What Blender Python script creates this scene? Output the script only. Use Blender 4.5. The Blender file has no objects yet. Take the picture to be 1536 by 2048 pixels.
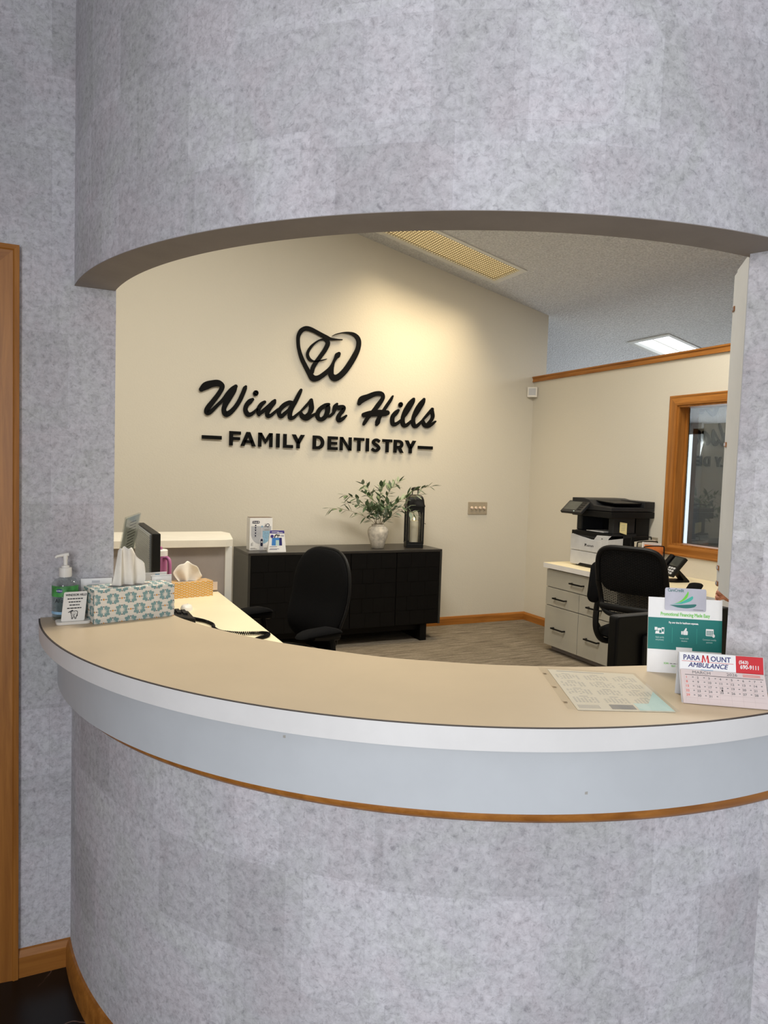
import bpy, bmesh, math, random
from mathutils import Vector, Matrix
random.seed(7)
PI = math.pi
scene = bpy.context.scene
COL = scene.collection

# ------------------------------------------------------------------ camera
CAM_H = 1.53
F_PX = 1415.0
yaw, pitch, roll = math.radians(25.3), math.radians(-3.4), math.radians(1.85)
fwd = Vector((math.sin(yaw) * math.cos(pitch), math.cos(yaw) * math.cos(pitch), math.sin(pitch)))
rgt = Vector((math.cos(yaw), -math.sin(yaw), 0))
upv = rgt.cross(fwd)
r2 = rgt * math.cos(roll) + upv * math.sin(roll)
u2 = -rgt * math.sin(roll) + upv * math.cos(roll)
cam_data = bpy.data.cameras.new('camera')
cam = bpy.data.objects.new('camera', cam_data)
COL.objects.link(cam)
cam_data.sensor_fit = 'HORIZONTAL'
cam_data.sensor_width = 36
cam_data.lens = F_PX / 1536 * 36
cam_data.clip_start = 0.05
cam.matrix_world = Matrix(((r2.x, u2.x, -fwd.x, 0), (r2.y, u2.y, -fwd.y, 0), (r2.z, u2.z, -fwd.z, CAM_H), (0, 0, 0, 1)))
scene.camera = cam

# ------------------------------------------------------------------ light
scene.view_settings.view_transform = 'Standard'
scene.view_settings.look = 'None'
scene.view_settings.gamma = 1
scene.view_settings.use_curve_mapping = False
scene.view_settings.exposure = 0.0
world = bpy.data.worlds.new('daylight')
scene.world = world
world.use_nodes = True
bg = world.node_tree.nodes['Background']
bg.inputs[0].default_value = (0.86, 0.92, 1.0, 1)
bg.inputs[1].default_value = 0.66


def area_light(name, loc, direction, sx, sy, power, color, spread=180):
    d = bpy.data.lights.new(name, 'AREA')
    d.shape = 'RECTANGLE'
    d.size, d.size_y, d.energy, d.color = sx, sy, power, color
    d.spread = math.radians(spread)
    o = bpy.data.objects.new(name, d)
    COL.objects.link(o)
    o.location = loc
    o.rotation_euler = Vector(direction).to_track_quat('-Z', 'Y').to_euler()
    return o


# daylight entering through the glazed lobby front behind the camera
area_light('lobby_window_light', (-2.0, -1.9, 1.7), (0.66, 0.75, -0.02), 2.0, 2.2, 134, (0.97, 0.98, 1.0))
# daylight from the window of the room beyond the half wall
area_light('far_window_light', (8.45, 6.6, 1.5), (-1, 0, 0.25), 1.6, 1.7, 150, (0.88, 0.94, 1.0))


# ------------------------------------------------------------------ materials
def lin(c):
    out = []
    for v in c[:3]:
        v = v / 255.0
        out.append(v / 12.92 if v <= 0.04045 else ((v + 0.055) / 1.055) ** 2.4)
    return (*out, 1.0)


class Mat:
    """small node-building wrapper"""

    def __init__(self, name, color=(200, 200, 200), rough=0.5, metal=0.0, spec=0.5):
        self.m = bpy.data.materials.new(name)
        self.m.use_nodes = True
        self.nt = self.m.node_tree
        self.b = self.nt.nodes['Principled BSDF']
        self.b.inputs['Base Color'].default_value = lin(color)
        self.b.inputs['Roughness'].default_value = rough
        self.b.inputs['Metallic'].default_value = metal
        self.b.inputs['Specular IOR Level'].default_value = spec

    def node(self, t, **kw):
        n = self.nt.nodes.new(t)
        for k, v in kw.items():
            if k in n.inputs:
                n.inputs[k].default_value = v
            else:
                setattr(n, k, v)
        return n

    def link(self, a, b):
        self.nt.links.new(a, b)

    def coords(self, kind='Object', scale=(1, 1, 1)):
        tc = self.node('ShaderNodeTexCoord')
        mp = self.node('ShaderNodeMapping')
        mp.inputs['Scale'].default_value = scale
        self.link(tc.outputs[kind], mp.inputs['Vector'])
        return mp.outputs['Vector']

    def noise(self, vec, scale, detail=4, rough=0.5, dist=0.0):
        n = self.node('ShaderNodeTexNoise')
        n.inputs['Scale'].default_value = scale
        n.inputs['Detail'].default_value = detail
        n.inputs['Roughness'].default_value = rough
        n.inputs['Distortion'].default_value = dist
        self.link(vec, n.inputs['Vector'])
        return n.outputs['Fac']

    def ramp(self, fac, stops):
        r = self.node('ShaderNodeValToRGB')
        el = r.color_ramp.elements
        while len(el) < len(stops):
            el.new(0.5)
        for e, (p, c) in zip(el, stops):
            e.position = p
            e.color = lin(c)
        self.link(fac, r.inputs['Fac'])
        return r.outputs['Color']

    def mix(self, a, b, fac, blend='MIX'):
        n = self.node('ShaderNodeMix', data_type='RGBA', blend_type=blend)
        if isinstance(fac, (int, float)):
            n.inputs[0].default_value = fac
        else:
            self.link(fac, n.inputs[0])
        for s, v in ((n.inputs[6], a), (n.inputs[7], b)):
            if isinstance(v, tuple):
                s.default_value = v
            else:
                self.link(v, s)
        return n.outputs[2]

    def base(self, col):
        self.link(col, self.b.inputs['Base Color'])

    def bump(self, h, strength=0.3, dist=0.01):
        n = self.node('ShaderNodeBump')
        n.inputs['Strength'].default_value = strength
        n.inputs['Distance'].default_value = dist
        self.link(h, n.inputs['Height'])
        self.link(n.outputs['Normal'], self.b.inputs['Normal'])


M = {}


def mk(name, color, rough=0.5, metal=0.0, spec=0.5, noise=None, bump=None):
    m = Mat(name, color, rough, metal, spec)
    if noise or bump:
        v = m.coords('Object')
        if noise:
            sc, amt = noise
            n = m.noise(v, sc, 5, 0.6)
            lo = tuple(max(0, c * (1 - amt)) for c in color)
            hi = tuple(min(255, c * (1 + amt)) for c in color)
            m.base(m.ramp(n, [(0.3, lo), (0.7, hi)]))
        if bump:
            sc, st, ds = bump
            m.bump(m.noise(v, sc, 4, 0.6), st, ds)
    M[name] = m.m
    return m


# wallpaper: overlapping torn-paper patches with crinkled fibres
def wallpaper():
    m = Mat('wallpaper', (205, 204, 209), 0.75, 0, 0.25)
    v = m.coords('UV')
    f1 = m.noise(v, 46, 10, 0.76, 0.5)
    base = m.ramp(f1, [(0.28, (158, 156, 161)), (0.45, (202, 201, 206)), (0.58, (222, 221, 226)), (0.75, (238, 237, 239))])
    f2 = m.noise(v, 6, 4, 0.6, 0.6)
    tint = m.ramp(f2, [(0.35, (206, 209, 204)), (0.5, (214, 211, 217)), (0.65, (218, 205, 212))])
    c = m.mix(base, tint, 0.32)
    fs = m.noise(v, 80, 9, 0.78, 0.7)
    streak = m.ramp(fs, [(0.34, (138, 135, 142)), (0.47, (238, 238, 238)), (0.55, (255, 255, 255))])
    c = m.mix(c, streak, 0.5, 'MULTIPLY')
    for w, h, off, fq_, amt in ((0.29, 0.20, 0.37, 2, 0.5), (0.185, 0.27, 0.61, 3, 0.42)):
        b = m.node('ShaderNodeTexBrick', offset=off, offset_frequency=fq_, squash=0.62, squash_frequency=3)
        b.inputs['Scale'].default_value = 1
        b.inputs['Mortar Size'].default_value = 0.0006
        b.inputs['Mortar Smooth'].default_value = 0.3
        b.inputs['Bias'].default_value = -0.25
        b.inputs['Brick Width'].default_value = w
        b.inputs['Row Height'].default_value = h
        b.inputs['Color1'].default_value = lin((255, 255, 255))
        b.inputs['Color2'].default_value = lin((204, 203, 201))
        b.inputs['Mortar'].default_value = lin((222, 220, 224))
        m.link(v, b.inputs['Vector'])
        c = m.mix(c, b.outputs['Color'], amt, 'MULTIPLY')
    m.base(c)
    m.bump(m.noise(v, 90, 9, 0.78, 0.6), 0.5, 0.004)
    M['wallpaper'] = m.m


wallpaper()


def oak(name, axis, dark=(138, 84, 30), light=(186, 124, 56)):
    m = Mat(name, light, 0.42, 0, 0.4)
    sc = [38, 38, 38]
    sc[axis] = 2.2
    v = m.coords('Object', tuple(sc))
    n = m.noise(v, 1.0, 6, 0.62, 0.6)
    c = m.ramp(n, [(0.28, dark), (0.5, tuple((a + b) / 2 for a, b in zip(dark, light))), (0.72, light)])
    m.base(c)
    m.bump(n, 0.12, 0.002)
    M[name] = m.m


for nm, ax in (('oak_x', 0), ('oak_y', 1), ('oak_z', 2)):
    oak(nm, ax)
mk('wall_paint', (216, 210, 196), 0.8, 0, 0.2, bump=(70, 0.25, 0.004))
mk('soffit_paint', (150, 143, 138), 0.8, 0, 0.2, noise=(9, 0.03))
mk('ceiling_popcorn', (226, 226, 226), 0.95, 0, 0.1, noise=(60, 0.09), bump=(60, 1.0, 0.035))
mk('laminate_tan', (198, 178, 147), 0.38, 0, 0.45, noise=(3, 0.02))
mk('laminate_edge', (226, 224, 222), 0.45, 0, 0.4, noise=(8, 0.015))
mk('laminate_grey', (198, 202, 206), 0.5, 0, 0.4, noise=(4, 0.02))
mk('laminate_cream', (238, 225, 190), 0.38, 0, 0.45, noise=(3, 0.02))
mk('seam_dark', (60, 50, 44), 0.6)
mk('panel_grey', (150, 142, 138), 0.6, noise=(5, 0.03))
mk('cabinet_grey', (176, 172, 160), 0.5, 0, 0.4, noise=(4, 0.02))
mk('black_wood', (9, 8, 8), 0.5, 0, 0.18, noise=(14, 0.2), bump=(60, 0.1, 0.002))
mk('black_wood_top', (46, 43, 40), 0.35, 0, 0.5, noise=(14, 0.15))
mk('black_metal', (13, 12, 12), 0.42, 0.0, 0.3)
mk('sign_black', (8, 8, 8), 0.6, 0, 0.12, noise=(30, 0.1))
mk('black_plastic', (14, 14, 15), 0.5, 0, 0.25, noise=(40, 0.1))
mk('dark_plastic', (32, 33, 36), 0.45, 0, 0.35, noise=(40, 0.06))
mk('black_gloss', (7, 7, 8), 0.45, 0, 0.15)
mk('chair_fabric', (13, 13, 14), 0.95, 0, 0.12, noise=(220, 0.35), bump=(500, 0.4, 0.002))
mk('white_plastic', (232, 228, 220), 0.4, 0, 0.45, noise=(20, 0.01))
mk('grey_plastic', (196, 197, 200), 0.45, 0, 0.4, noise=(20, 0.02))
mk('silver', (170, 174, 180), 0.35, 0.8, 0.5)
mk('paper_white', (240, 239, 238), 0.7, 0, 0.3, noise=(30, 0.01))
mk('paper_cream', (222, 214, 196), 0.7, 0, 0.3)
mk('paper_pink', (222, 206, 202), 0.6, 0, 0.3, noise=(30, 0.01))
mk('ink_black', (26, 25, 28), 0.6)
mk('ink_grey', (128, 126, 126), 0.6)
mk('ink_navy', (34, 36, 110), 0.5)
mk('ink_red', (206, 34, 44), 0.5)
mk('ink_salmon', (226, 120, 110), 0.6)
mk('ink_teal', (0, 116, 110), 0.45, noise=(6, 0.03))
mk('ink_green', (112, 200, 70), 0.5)
mk('ink_lime', (108, 205, 60), 0.4)
mk('ink_aqua', (64, 178, 160), 0.4)
mk('ink_deepteal', (36, 110, 104), 0.4)
mk('ink_mist', (190, 216, 212), 0.5)
mk('ink_blue', (60, 130, 205), 0.5)
mk('ink_sky', (140, 178, 205), 0.5, noise=(60, 0.12))
mk('ink_purple', (66, 56, 140), 0.5)
mk('petal_blue', (128, 160, 160), 0.6)
mk('petal_ink', (34, 36, 58), 0.6)
mk('petal_orange', (214, 150, 62), 0.6)
mk('box_cream', (228, 222, 210), 0.65, noise=(40, 0.015))
mk('box_yellow', (222, 164, 44), 0.65, noise=(40, 0.03))
mk('tissue', (240, 234, 222), 0.9, 0, 0.1, noise=(25, 0.02), bump=(90, 0.2, 0.003))
mk('ceramic', (196, 188, 174), 0.85, 0, 0.15, noise=(26, 0.14), bump=(45, 0.5, 0.006))
mk('leaf', (92, 112, 82), 0.6, 0, 0.3, noise=(30, 0.2))
mk('leaf_pale', (148, 160, 138), 0.65, 0, 0.3, noise=(30, 0.15))
mk('stem', (128, 116, 88), 0.7, noise=(30, 0.15))
mk('wax', (238, 226, 204), 0.5, 0, 0.3, noise=(12, 0.02))
mk('mauve', (176, 104, 148), 0.35, 0, 0.4, noise=(12, 0.03))
mk('skin', (182, 124, 104), 0.55, 0, 0.35, noise=(30, 0.06), bump=(160, 0.15, 0.001))
mk('cloth_black', (22, 22, 26), 0.95, 0, 0.1, noise=(120, 0.25), bump=(300, 0.3, 0.002))
mk('hair_dark', (40, 28, 22), 0.6, 0, 0.3, noise=(90, 0.3), bump=(120, 0.5, 0.004))
mk('brass', (150, 100, 62), 0.35, 0.8)
mk('sticky_note', (226, 214, 160), 0.7, noise=(30, 0.03))
mk('file_orange', (222, 130, 70), 0.6, noise=(30, 0.05))
mk('steel_plate', (172, 160, 140), 0.5, 0.1, 0.4, noise=(20, 0.03))
mk('toggle', (228, 208, 190), 0.4)
mk('card_silver', (196, 194, 204), 0.3, 0.25, 0.5, noise=(9, 0.05))
mk('screen_dark', (74, 76, 72), 0.12, 0, 0.5, noise=(5, 0.15))
mk('trim_white', (214, 214, 210), 0.5, noise=(10, 0.01))
mk('louver', (150, 142, 120), 0.3, 0.75, 0.5)
mk('label_green', (62, 128, 66), 0.45, noise=(26, 0.4))
mk('label_white', (206, 214, 212), 0.5, noise=(20, 0.03))

mk('monitor_back', (128, 136, 144), 0.3, 0.35, 0.5)
mk('shutter_paint', (198, 201, 204), 0.5, noise=(6, 0.02))
mk('side_dark', (52, 51, 47), 0.35, 0, 0.5, noise=(12, 0.08))
mk('lid_taupe', (120, 104, 92), 0.6)
mk('ink_grey_light', (186, 188, 194), 0.5, noise=(12, 0.04))
mk('ink_navy_dark', (30, 32, 62), 0.5)
mk('brush_silver', (206, 206, 214), 0.35, 0.1)
mk('ledge_white', (228, 222, 208), 0.4, noise=(6, 0.02))
mk('ink_soft', (170, 166, 160), 0.6)
mk('ink_grid', (198, 180, 178), 0.6)
mk('insert_grey', (150, 154, 146), 0.6, noise=(20, 0.08))

# carpet: streaked weave running along X
m = Mat('carpet', (120, 112, 100), 0.98, 0, 0.05)
v = m.coords('Object', (2.2, 34, 1))
n1 = m.noise(v, 1.6, 6, 0.7)
v2 = m.coords('Object', (30, 140, 1))
n2 = m.noise(v2, 1.4, 4, 0.7)
c = m.ramp(n1, [(0.32, (92, 84, 74)), (0.5, (136, 126, 112)), (0.68, (170, 160, 144))])
c = m.mix(c, m.ramp(n2, [(0.3, (110, 105, 100)), (0.7, (255, 255, 255))]), 0.5, 'MULTIPLY')
m.base(c)
m.bump(n2, 0.6, 0.006)
M['carpet'] = m.m

# black marble-look vinyl floor with thin pale veins
m = Mat('black_marble', (18, 15, 14), 0.3, 0, 0.4)
v = m.coords('Object')
wv = m.node('ShaderNodeTexVoronoi', feature='DISTANCE_TO_EDGE')
wv.inputs['Scale'].default_value = 3.2
nn = m.node('ShaderNodeTexNoise')
nn.inputs['Scale'].default_value = 2.5
nn.inputs['Detail'].default_value = 5
m.link(v, nn.inputs['Vector'])
vm = m.node('ShaderNodeVectorMath', operation='MULTIPLY_ADD')
m.link(nn.outputs['Color'], vm.inputs[0])
vm.inputs[1].default_value = (0.5, 0.5, 0.5)
m.link(v, vm.inputs[2])
m.link(vm.outputs[0], wv.inputs['Vector'])
vein = m.ramp(wv.outputs['Distance'], [(0.0, (150, 122, 110)), (0.010, (34, 27, 24)), (0.02, (17, 14, 13))])
gate = m.ramp(m.noise(v, 4, 3), [(0.40, (17, 14, 13)), (0.56, (255, 255, 255))])
m.base(m.mix(lin((17, 14, 13)), vein, gate))
M['black_marble'] = m.m


def emission(name, color, strength):
    mt = bpy.data.materials.new(name)
    mt.use_nodes = True
    b = mt.node_tree.nodes['Principled BSDF']
    b.inputs['Base Color'].default_value = (0.8, 0.8, 0.8, 1)
    b.inputs['Emission Color'].default_value = lin(color)
    b.inputs['Emission Strength'].default_value = strength
    M[name] = mt


emission('tube_warm', (255, 222, 158), 0.8)
emission('tube_cool', (240, 248, 255), 1.7)
emission('flame', (255, 216, 140), 9.0)
emission('daylight_pane', (238, 247, 255), 6.0)


def glass(name, tint, base=0.04, edge=0.6, rough=0.02):
    """thin see-through sheet: transparent plus a view-angle dependent gloss that is alike on both sides"""
    mt = bpy.data.materials.new(name)
    mt.use_nodes = True
    nt = mt.node_tree
    nt.nodes.clear()
    out = nt.nodes.new('ShaderNodeOutputMaterial')
    tr = nt.nodes.new('ShaderNodeBsdfTransparent')
    tr.inputs[0].default_value = tint
    gl = nt.nodes.new('ShaderNodeBsdfGlossy')
    gl.inputs['Roughness'].default_value = rough
    lw = nt.nodes.new('ShaderNodeLayerWeight')
    lw.inputs[0].default_value = 0.5
    pw = nt.nodes.new('ShaderNodeMath')
    pw.operation = 'POWER'
    pw.inputs[1].default_value = 4.0
    nt.links.new(lw.outputs['Facing'], pw.inputs[0])
    ma = nt.nodes.new('ShaderNodeMath')
    ma.operation = 'MULTIPLY_ADD'
    ma.inputs[1].default_value = edge
    ma.inputs[2].default_value = base
    nt.links.new(pw.outputs[0], ma.inputs[0])
    mx = nt.nodes.new('ShaderNodeMixShader')
    nt.links.new(ma.outputs[0], mx.inputs[0])
    nt.links.new(tr.outputs[0], mx.inputs[1])
    nt.links.new(gl.outputs[0], mx.inputs[2])
    nt.links.new(mx.outputs[0], out.inputs[0])
    M[name] = mt


glass('clear_glass', (0.95, 0.96, 0.95, 1))
glass('tinted_glass', (0.42, 0.43, 0.43, 1), base=0.085, edge=0.6, rough=0.0)
glass('clear_plastic', (0.90, 0.92, 0.91, 1), base=0.05, edge=0.5, rough=0.06)
glass('gel', (0.80, 0.86, 0.86, 1), base=0.02, edge=0.2, rough=0.1)
glass('plastic_film', (0.97, 0.965, 0.95, 1), base=0.05, edge=0.4, rough=0.14)


# chair mesh: woven fabric with small see-through holes
def mesh_fabric():
    mt = Mat('mesh_fabric', (20, 20, 21), 0.7, 0, 0.2)
    v = mt.coords('UV', (1, 1, 1))
    b = mt.node('ShaderNodeTexBrick', offset=0.5, squash=1.0)
    b.inputs['Scale'].default_value = 1
    b.inputs['Brick Width'].default_value = 0.030
    b.inputs['Row Height'].default_value = 0.0085
    b.inputs['Mortar Size'].default_value = 0.0022
    b.inputs['Color1'].default_value = (0.42, 0.42, 0.42, 1)
    b.inputs['Color2'].default_value = (0.42, 0.42, 0.42, 1)
    b.inputs['Mortar'].default_value = (1, 1, 1, 1)
    mt.link(v, b.inputs['Vector'])
    bw = mt.node('ShaderNodeRGBToBW')
    mt.link(b.outputs['Color'], bw.inputs[0])
    mt.link(bw.outputs[0], mt.b.inputs['Alpha'])
    M['mesh_fabric'] = mt.m


mesh_fabric()


# ------------------------------------------------------------------ mesh helpers
def new():
    return bmesh.new()


def bx(bm, x0, x1, y0, y1, z0, z1, mtx=None):
    vs = [bm.verts.new(Vector(p)) for p in ((x0, y0, z0), (x1, y0, z0), (x1, y1, z0), (x0, y1, z0),
                                            (x0, y0, z1), (x1, y0, z1), (x1, y1, z1), (x0, y1, z1))]
    for f in ((3, 2, 1, 0), (4, 5, 6, 7), (0, 1, 5, 4), (1, 2, 6, 5), (2, 3, 7, 6), (3, 0, 4, 7)):
        bm.faces.new([vs[i] for i in f])
    if mtx is not None:
        for q in vs:
            q.co = mtx @ q.co
    return bm


def prism(bm, pts, axis, a, b, mtx=None):
    """extrude a 2D outline; axis 'z': (x,y) pts, 'y': (x,z) pts, 'x': (y,z) pts"""
    def mkp(p, t):
        if axis == 'z':
            return Vector((p[0], p[1], t))
        if axis == 'y':
            return Vector((p[0], t, p[1]))
        return Vector((t, p[0], p[1]))
    lo = [bm.verts.new(mkp(p, a)) for p in pts]
    hi = [bm.verts.new(mkp(p, b)) for p in pts]
    n = len(pts)
    fs = [bm.faces.new(lo), bm.faces.new(hi)]
    for i in range(n):
        fs.append(bm.faces.new((lo[i], lo[(i + 1) % n], hi[(i + 1) % n], hi[i])))
    if mtx is not None:
        for q in lo + hi:
            q.co = mtx @ q.co
    bmesh.ops.recalc_face_normals(bm, faces=fs)
    return bm


def lathe(bm, prof, n=24, c=(0, 0, 0), ribs=None):
    rings = []
    for r, zz in prof:
        ring = []
        for i in range(n):
            a = 2 * PI * i / n
            rr = r * (ribs(a, zz) if ribs else 1)
            ring.append(bm.verts.new((c[0] + rr * math.cos(a), c[1] + rr * math.sin(a), c[2] + zz)))
        rings.append(ring)
    for a, b in zip(rings, rings[1:]):
        for i in range(n):
            bm.faces.new((a[i], a[(i + 1) % n], b[(i + 1) % n], b[i]))
    bm.faces.new(list(reversed(rings[0])))
    bm.faces.new(rings[-1])
    return bm


def smooth_path(pts, sub=6):
    """Catmull-Rom through points of any dimension"""
    out = []
    n = len(pts)
    for i in range(n - 1):
        p0, p1, p2, p3 = pts[max(i - 1, 0)], pts[i], pts[i + 1], pts[min(i + 2, n - 1)]
        for k in range(sub):
            t = k / sub
            out.append(tuple(0.5 * (2 * b + (c - a) * t + (2 * a - 5 * b + 4 * c - d) * t * t + (3 * b - a - 3 * c + d) * t ** 3)
                             for a, b, c, d in zip(p0, p1, p2, p3)))
    out.append(tuple(pts[-1]))
    return out


def tube(bm, pts, rad, n=8, caps=True, flat=None):
    """swept tube; rad a number or list; flat=(axis vector, factor) squashes the section"""
    P = [Vector(p) for p in pts]
    R = rad if isinstance(rad, (list, tuple)) else [rad] * len(P)
    up = Vector((0, 0, 1))
    rings = []
    prev = None
    for i, p in enumerate(P):
        t = (P[min(i + 1, len(P) - 1)] - P[max(i - 1, 0)]).normalized()
        if prev is None:
            a = t.cross(up)
            if a.length < 1e-3:
                a = t.cross(Vector((1, 0, 0)))
        else:
            a = prev - t * prev.dot(t)
        a.normalize()
        prev = a
        b = t.cross(a)
        ring = []
        for k in range(n):
            ang = 2 * PI * k / n
            d = (a * math.cos(ang) + b * math.sin(ang)) * R[i]
            if flat:
                fa = Vector(flat[0])
                d = d - fa * d.dot(fa) * (1 - flat[1])
            ring.append(bm.verts.new(p + d))
        rings.append(ring)
    for a, b in zip(rings, rings[1:]):
        for k in range(n):
            bm.faces.new((a[k], a[(k + 1) % n], b[(k + 1) % n], b[k]))
    if caps:
        bm.faces.new(list(reversed(rings[0])))
        bm.faces.new(rings[-1])
    return bm


def rrect(w, h, r, n=5, cx=0, cy=0):
    pts = []
    for sx, sy, a0 in ((1, 1, 0), (-1, 1, 90), (-1, -1, 180), (1, -1, 270)):
        for k in range(n + 1):
            a = math.radians(a0 + 90 * k / n)
            pts.append((cx + sx * (w / 2 - r) + r * math.cos(a), cy + sy * (h / 2 - r) + r * math.sin(a)))
    return pts


def pillow(bm, outline, tf, tb, fn, rings=5):
    """closed cushion from a 2D outline: thickness tf/tb fall to the rim; fn maps (x,y,z) to 3D"""
    cx = sum(p[0] for p in outline) / len(outline)
    cy = sum(p[1] for p in outline) / len(outline)
    n = len(outline)

    def side(th):
        rs = []
        for k in range(1, rings + 1):
            r = math.sin(k / rings * PI / 2)
            hgt = th * math.sqrt(max(0, 1 - r ** 5))
            rs.append([bm.verts.new(fn(cx + (x - cx) * r, cy + (y - cy) * r, hgt)) for x, y in outline])
        c = bm.verts.new(fn(cx, cy, th))
        return c, rs
    c1, f = side(tf)
    c2, b = side(-tb)
    for c0, rs, rev in ((c1, f, False), (c2, b, True)):
        for i in range(n):
            j = (i + 1) % n
            tri = (c0, rs[0][i], rs[0][j])
            bm.faces.new(tri[::-1] if rev else tri)
            for a, d in zip(rs, rs[1:]):
                q = (a[i], d[i], d[j], a[j])
                bm.faces.new(q[::-1] if rev else q)
    for i in range(n):
        j = (i + 1) % n
        bm.faces.new((f[-1][i], b[-1][i], b[-1][j], f[-1][j]))
    return bm


def obj(name, bm, mat, parent=None, smooth=False, bevel=None, loc=None, rot=None):
    me = bpy.data.meshes.new(name)
    if not bm.loops.layers.uv:
        pass
    bmesh.ops.recalc_face_normals(bm, faces=bm.faces[:])
    bm.to_mesh(me)
    bm.free()
    me.materials.append(M[mat] if isinstance(mat, str) else mat)
    if smooth:
        for p in me.polygons:
            p.use_smooth = True
        me.set_sharp_from_angle(angle=math.radians(40))
    o = bpy.data.objects.new(name, me)
    COL.objects.link(o)
    if parent is not None:
        o.parent = parent
    if loc:
        o.location = loc
    if rot:
        o.rotation_euler = rot
    if bevel:
        md = o.modifiers.new('bevel', 'BEVEL')
        md.width, md.segments, md.limit_method = bevel, 2, 'ANGLE'
        md.angle_limit = math.radians(40)
    return o


def box(name, x0, x1, y0, y1, z0, z1, mat, parent=None, bevel=None, rot=None, loc=None):
    return obj(name, bx(new(), x0, x1, y0, y1, z0, z1), mat, parent, bevel=bevel, rot=rot, loc=loc)


def thing(name, label, cat, loc=(0, 0, 0), rotz=0.0, group=None, tilt=None):
    o = bpy.data.objects.new(name, None)
    COL.objects.link(o)
    o.empty_display_size = 0.05
    o.location = loc
    o.rotation_euler = tilt if tilt else (0, 0, rotz)
    return tag(o, label, cat, group)


def tag(o, label, cat, group=None):
    o['label'], o['category'] = label, cat
    if group:
        o['group'] = group
    return o


def struct(o, label=None):
    o['kind'] = 'structure'
    if label:
        o['label'] = label
    return o


def text(name, s, size, mat, parent, loc, rot=(PI / 2, 0, 0), align='CENTER', bold=0.0, shear=0.0, xs=1.0, th=0.0002, space=1.0):
    cu = bpy.data.curves.new(name, 'FONT')
    cu.body, cu.size, cu.extrude, cu.offset, cu.shear = s, size, th, bold, shear
    cu.align_x, cu.align_y = align, 'CENTER'
    cu.space_character = space
    cu.resolution_u = 3
    cu.offset = 0.0
    t = bpy.data.objects.new(name + '_src', cu)
    COL.objects.link(t)
    bpy.context.view_layer.update()
    me = bpy.data.meshes.new_from_object(t)
    bpy.data.objects.remove(t)
    bpy.data.curves.remove(cu)
    if bold:            # heavier weight: the same glyphs laid over each other with a small shift
        bm = bmesh.new()
        for k, (dx, dy) in enumerate(((0, 0), (bold, 0), (-bold, 0), (0, bold), (0, -bold), (bold * .7, bold * .7), (-bold * .7, -bold * .7), (bold * .7, -bold * .7), (-bold * .7, bold * .7))):
            n0 = len(bm.verts)
            bm.from_mesh(me)
            bm.verts.ensure_lookup_table()
            for q in bm.verts[n0:]:
                q.co += Vector((dx, dy, -1e-6 * k))
        bm.to_mesh(me)
        bm.free()
    me.materials.clear()
    me.materials.append(M[mat])
    o = bpy.data.objects.new(name, me)
    COL.objects.link(o)
    o.parent = parent
    o.location, o.rotation_euler, o.scale = loc, rot, (xs, 1, 1)
    return o


def ribbon(bm, stroke, y0, y1, caps='round', sub=6):
    """solid brush stroke in the XZ plane between depths y0 (front) and y1"""
    P = smooth_path(stroke, sub) if sub > 1 else list(stroke)
    L, Rr = [], []
    n = len(P)
    for i, (x, zz, w) in enumerate(P):
        a, b = P[max(i - 1, 0)], P[min(i + 1, n - 1)]
        dx, dz = b[0] - a[0], b[1] - a[1]
        l = math.hypot(dx, dz) or 1
        nx, nz = -dz / l, dx / l
        w = max(w, 0.0008)
        L.append((x + nx * w, zz + nz * w))
        Rr.append((x - nx * w, zz - nz * w))
    for i in range(n - 1):
        q = [L[i], L[i + 1], Rr[i + 1], Rr[i]]
        f = [bm.verts.new((p[0], y0, p[1])) for p in q]
        b = [bm.verts.new((p[0], y1, p[1])) for p in q]
        bm.faces.new(f)
        bm.faces.new((f[0], f[1], b[1], b[0]))
        bm.faces.new((f[2], f[3], b[3], b[2]))
        if caps == 'butt' and i == 0:
            bm.faces.new((f[3], f[0], b[0], b[3]))
        if caps == 'butt' and i == n - 2:
            bm.faces.new((f[1], f[2], b[2], b[1]))
    if caps == 'round':
        for (x, zz, w) in (P[0], P[-1]):
            w = max(w, 0.0008)
            prism(bm, [(x + w * math.cos(2 * PI * k / 12), zz + w * math.sin(2 * PI * k / 12)) for k in range(12)], 'y', y0 + 0.0001, y1)
    return bm


def clip_poly(poly, x0, x1, y0, y1):
    def cut(P, f, inter):
        o = []
        for i in range(len(P)):
            a, b = P[i - 1], P[i]
            if f(a) != f(b):
                o.append(inter(a, b))
            if f(b):
                o.append(b)
        return o
    for ax, v, s in ((0, x0, 1), (0, x1, -1), (1, y0, 1), (1, y1, -1)):
        if not poly:
            return poly
        poly = cut(poly, lambda p: (p[ax] - v) * s >= 0,
                   lambda a, b: tuple(a[k] + (b[k] - a[k]) * ((v - a[ax]) / (b[ax] - a[ax])) for k in (0, 1)))
    return poly


def decal(bm, poly, fn, off=0.0):
    if len(poly) >= 3:
        try:
            bm.faces.new([bm.verts.new(fn(x, y, off)) for x, y in poly])
        except ValueError:
            pass


# ================================================================== THE SETTING
def box_uv(o, offs=(0, 0)):
    me = o.data
    uv = me.uv_layers.new(name='UVMap')
    for p in me.polygons:
        nx, ny, nz = (abs(c) for c in p.normal)
        for li in p.loop_indices:
            co = me.vertices[me.loops[li].vertex_index].co
            if nz > 0.7:
                uv.data[li].uv = (co.x + offs[0], co.y)
            elif nx > ny:
                uv.data[li].uv = (co.y + offs[0], co.z + offs[1])
            else:
                uv.data[li].uv = (co.x + offs[0], co.z + offs[1])
    return o


def arc(c, R, a0, a1, n):
    return [(c[0] + R * math.cos(math.radians(a0 + (a1 - a0) * i / n)), c[1] + R * math.sin(math.radians(a0 + (a1 - a0) * i / n))) for i in range(n + 1)]


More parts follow.
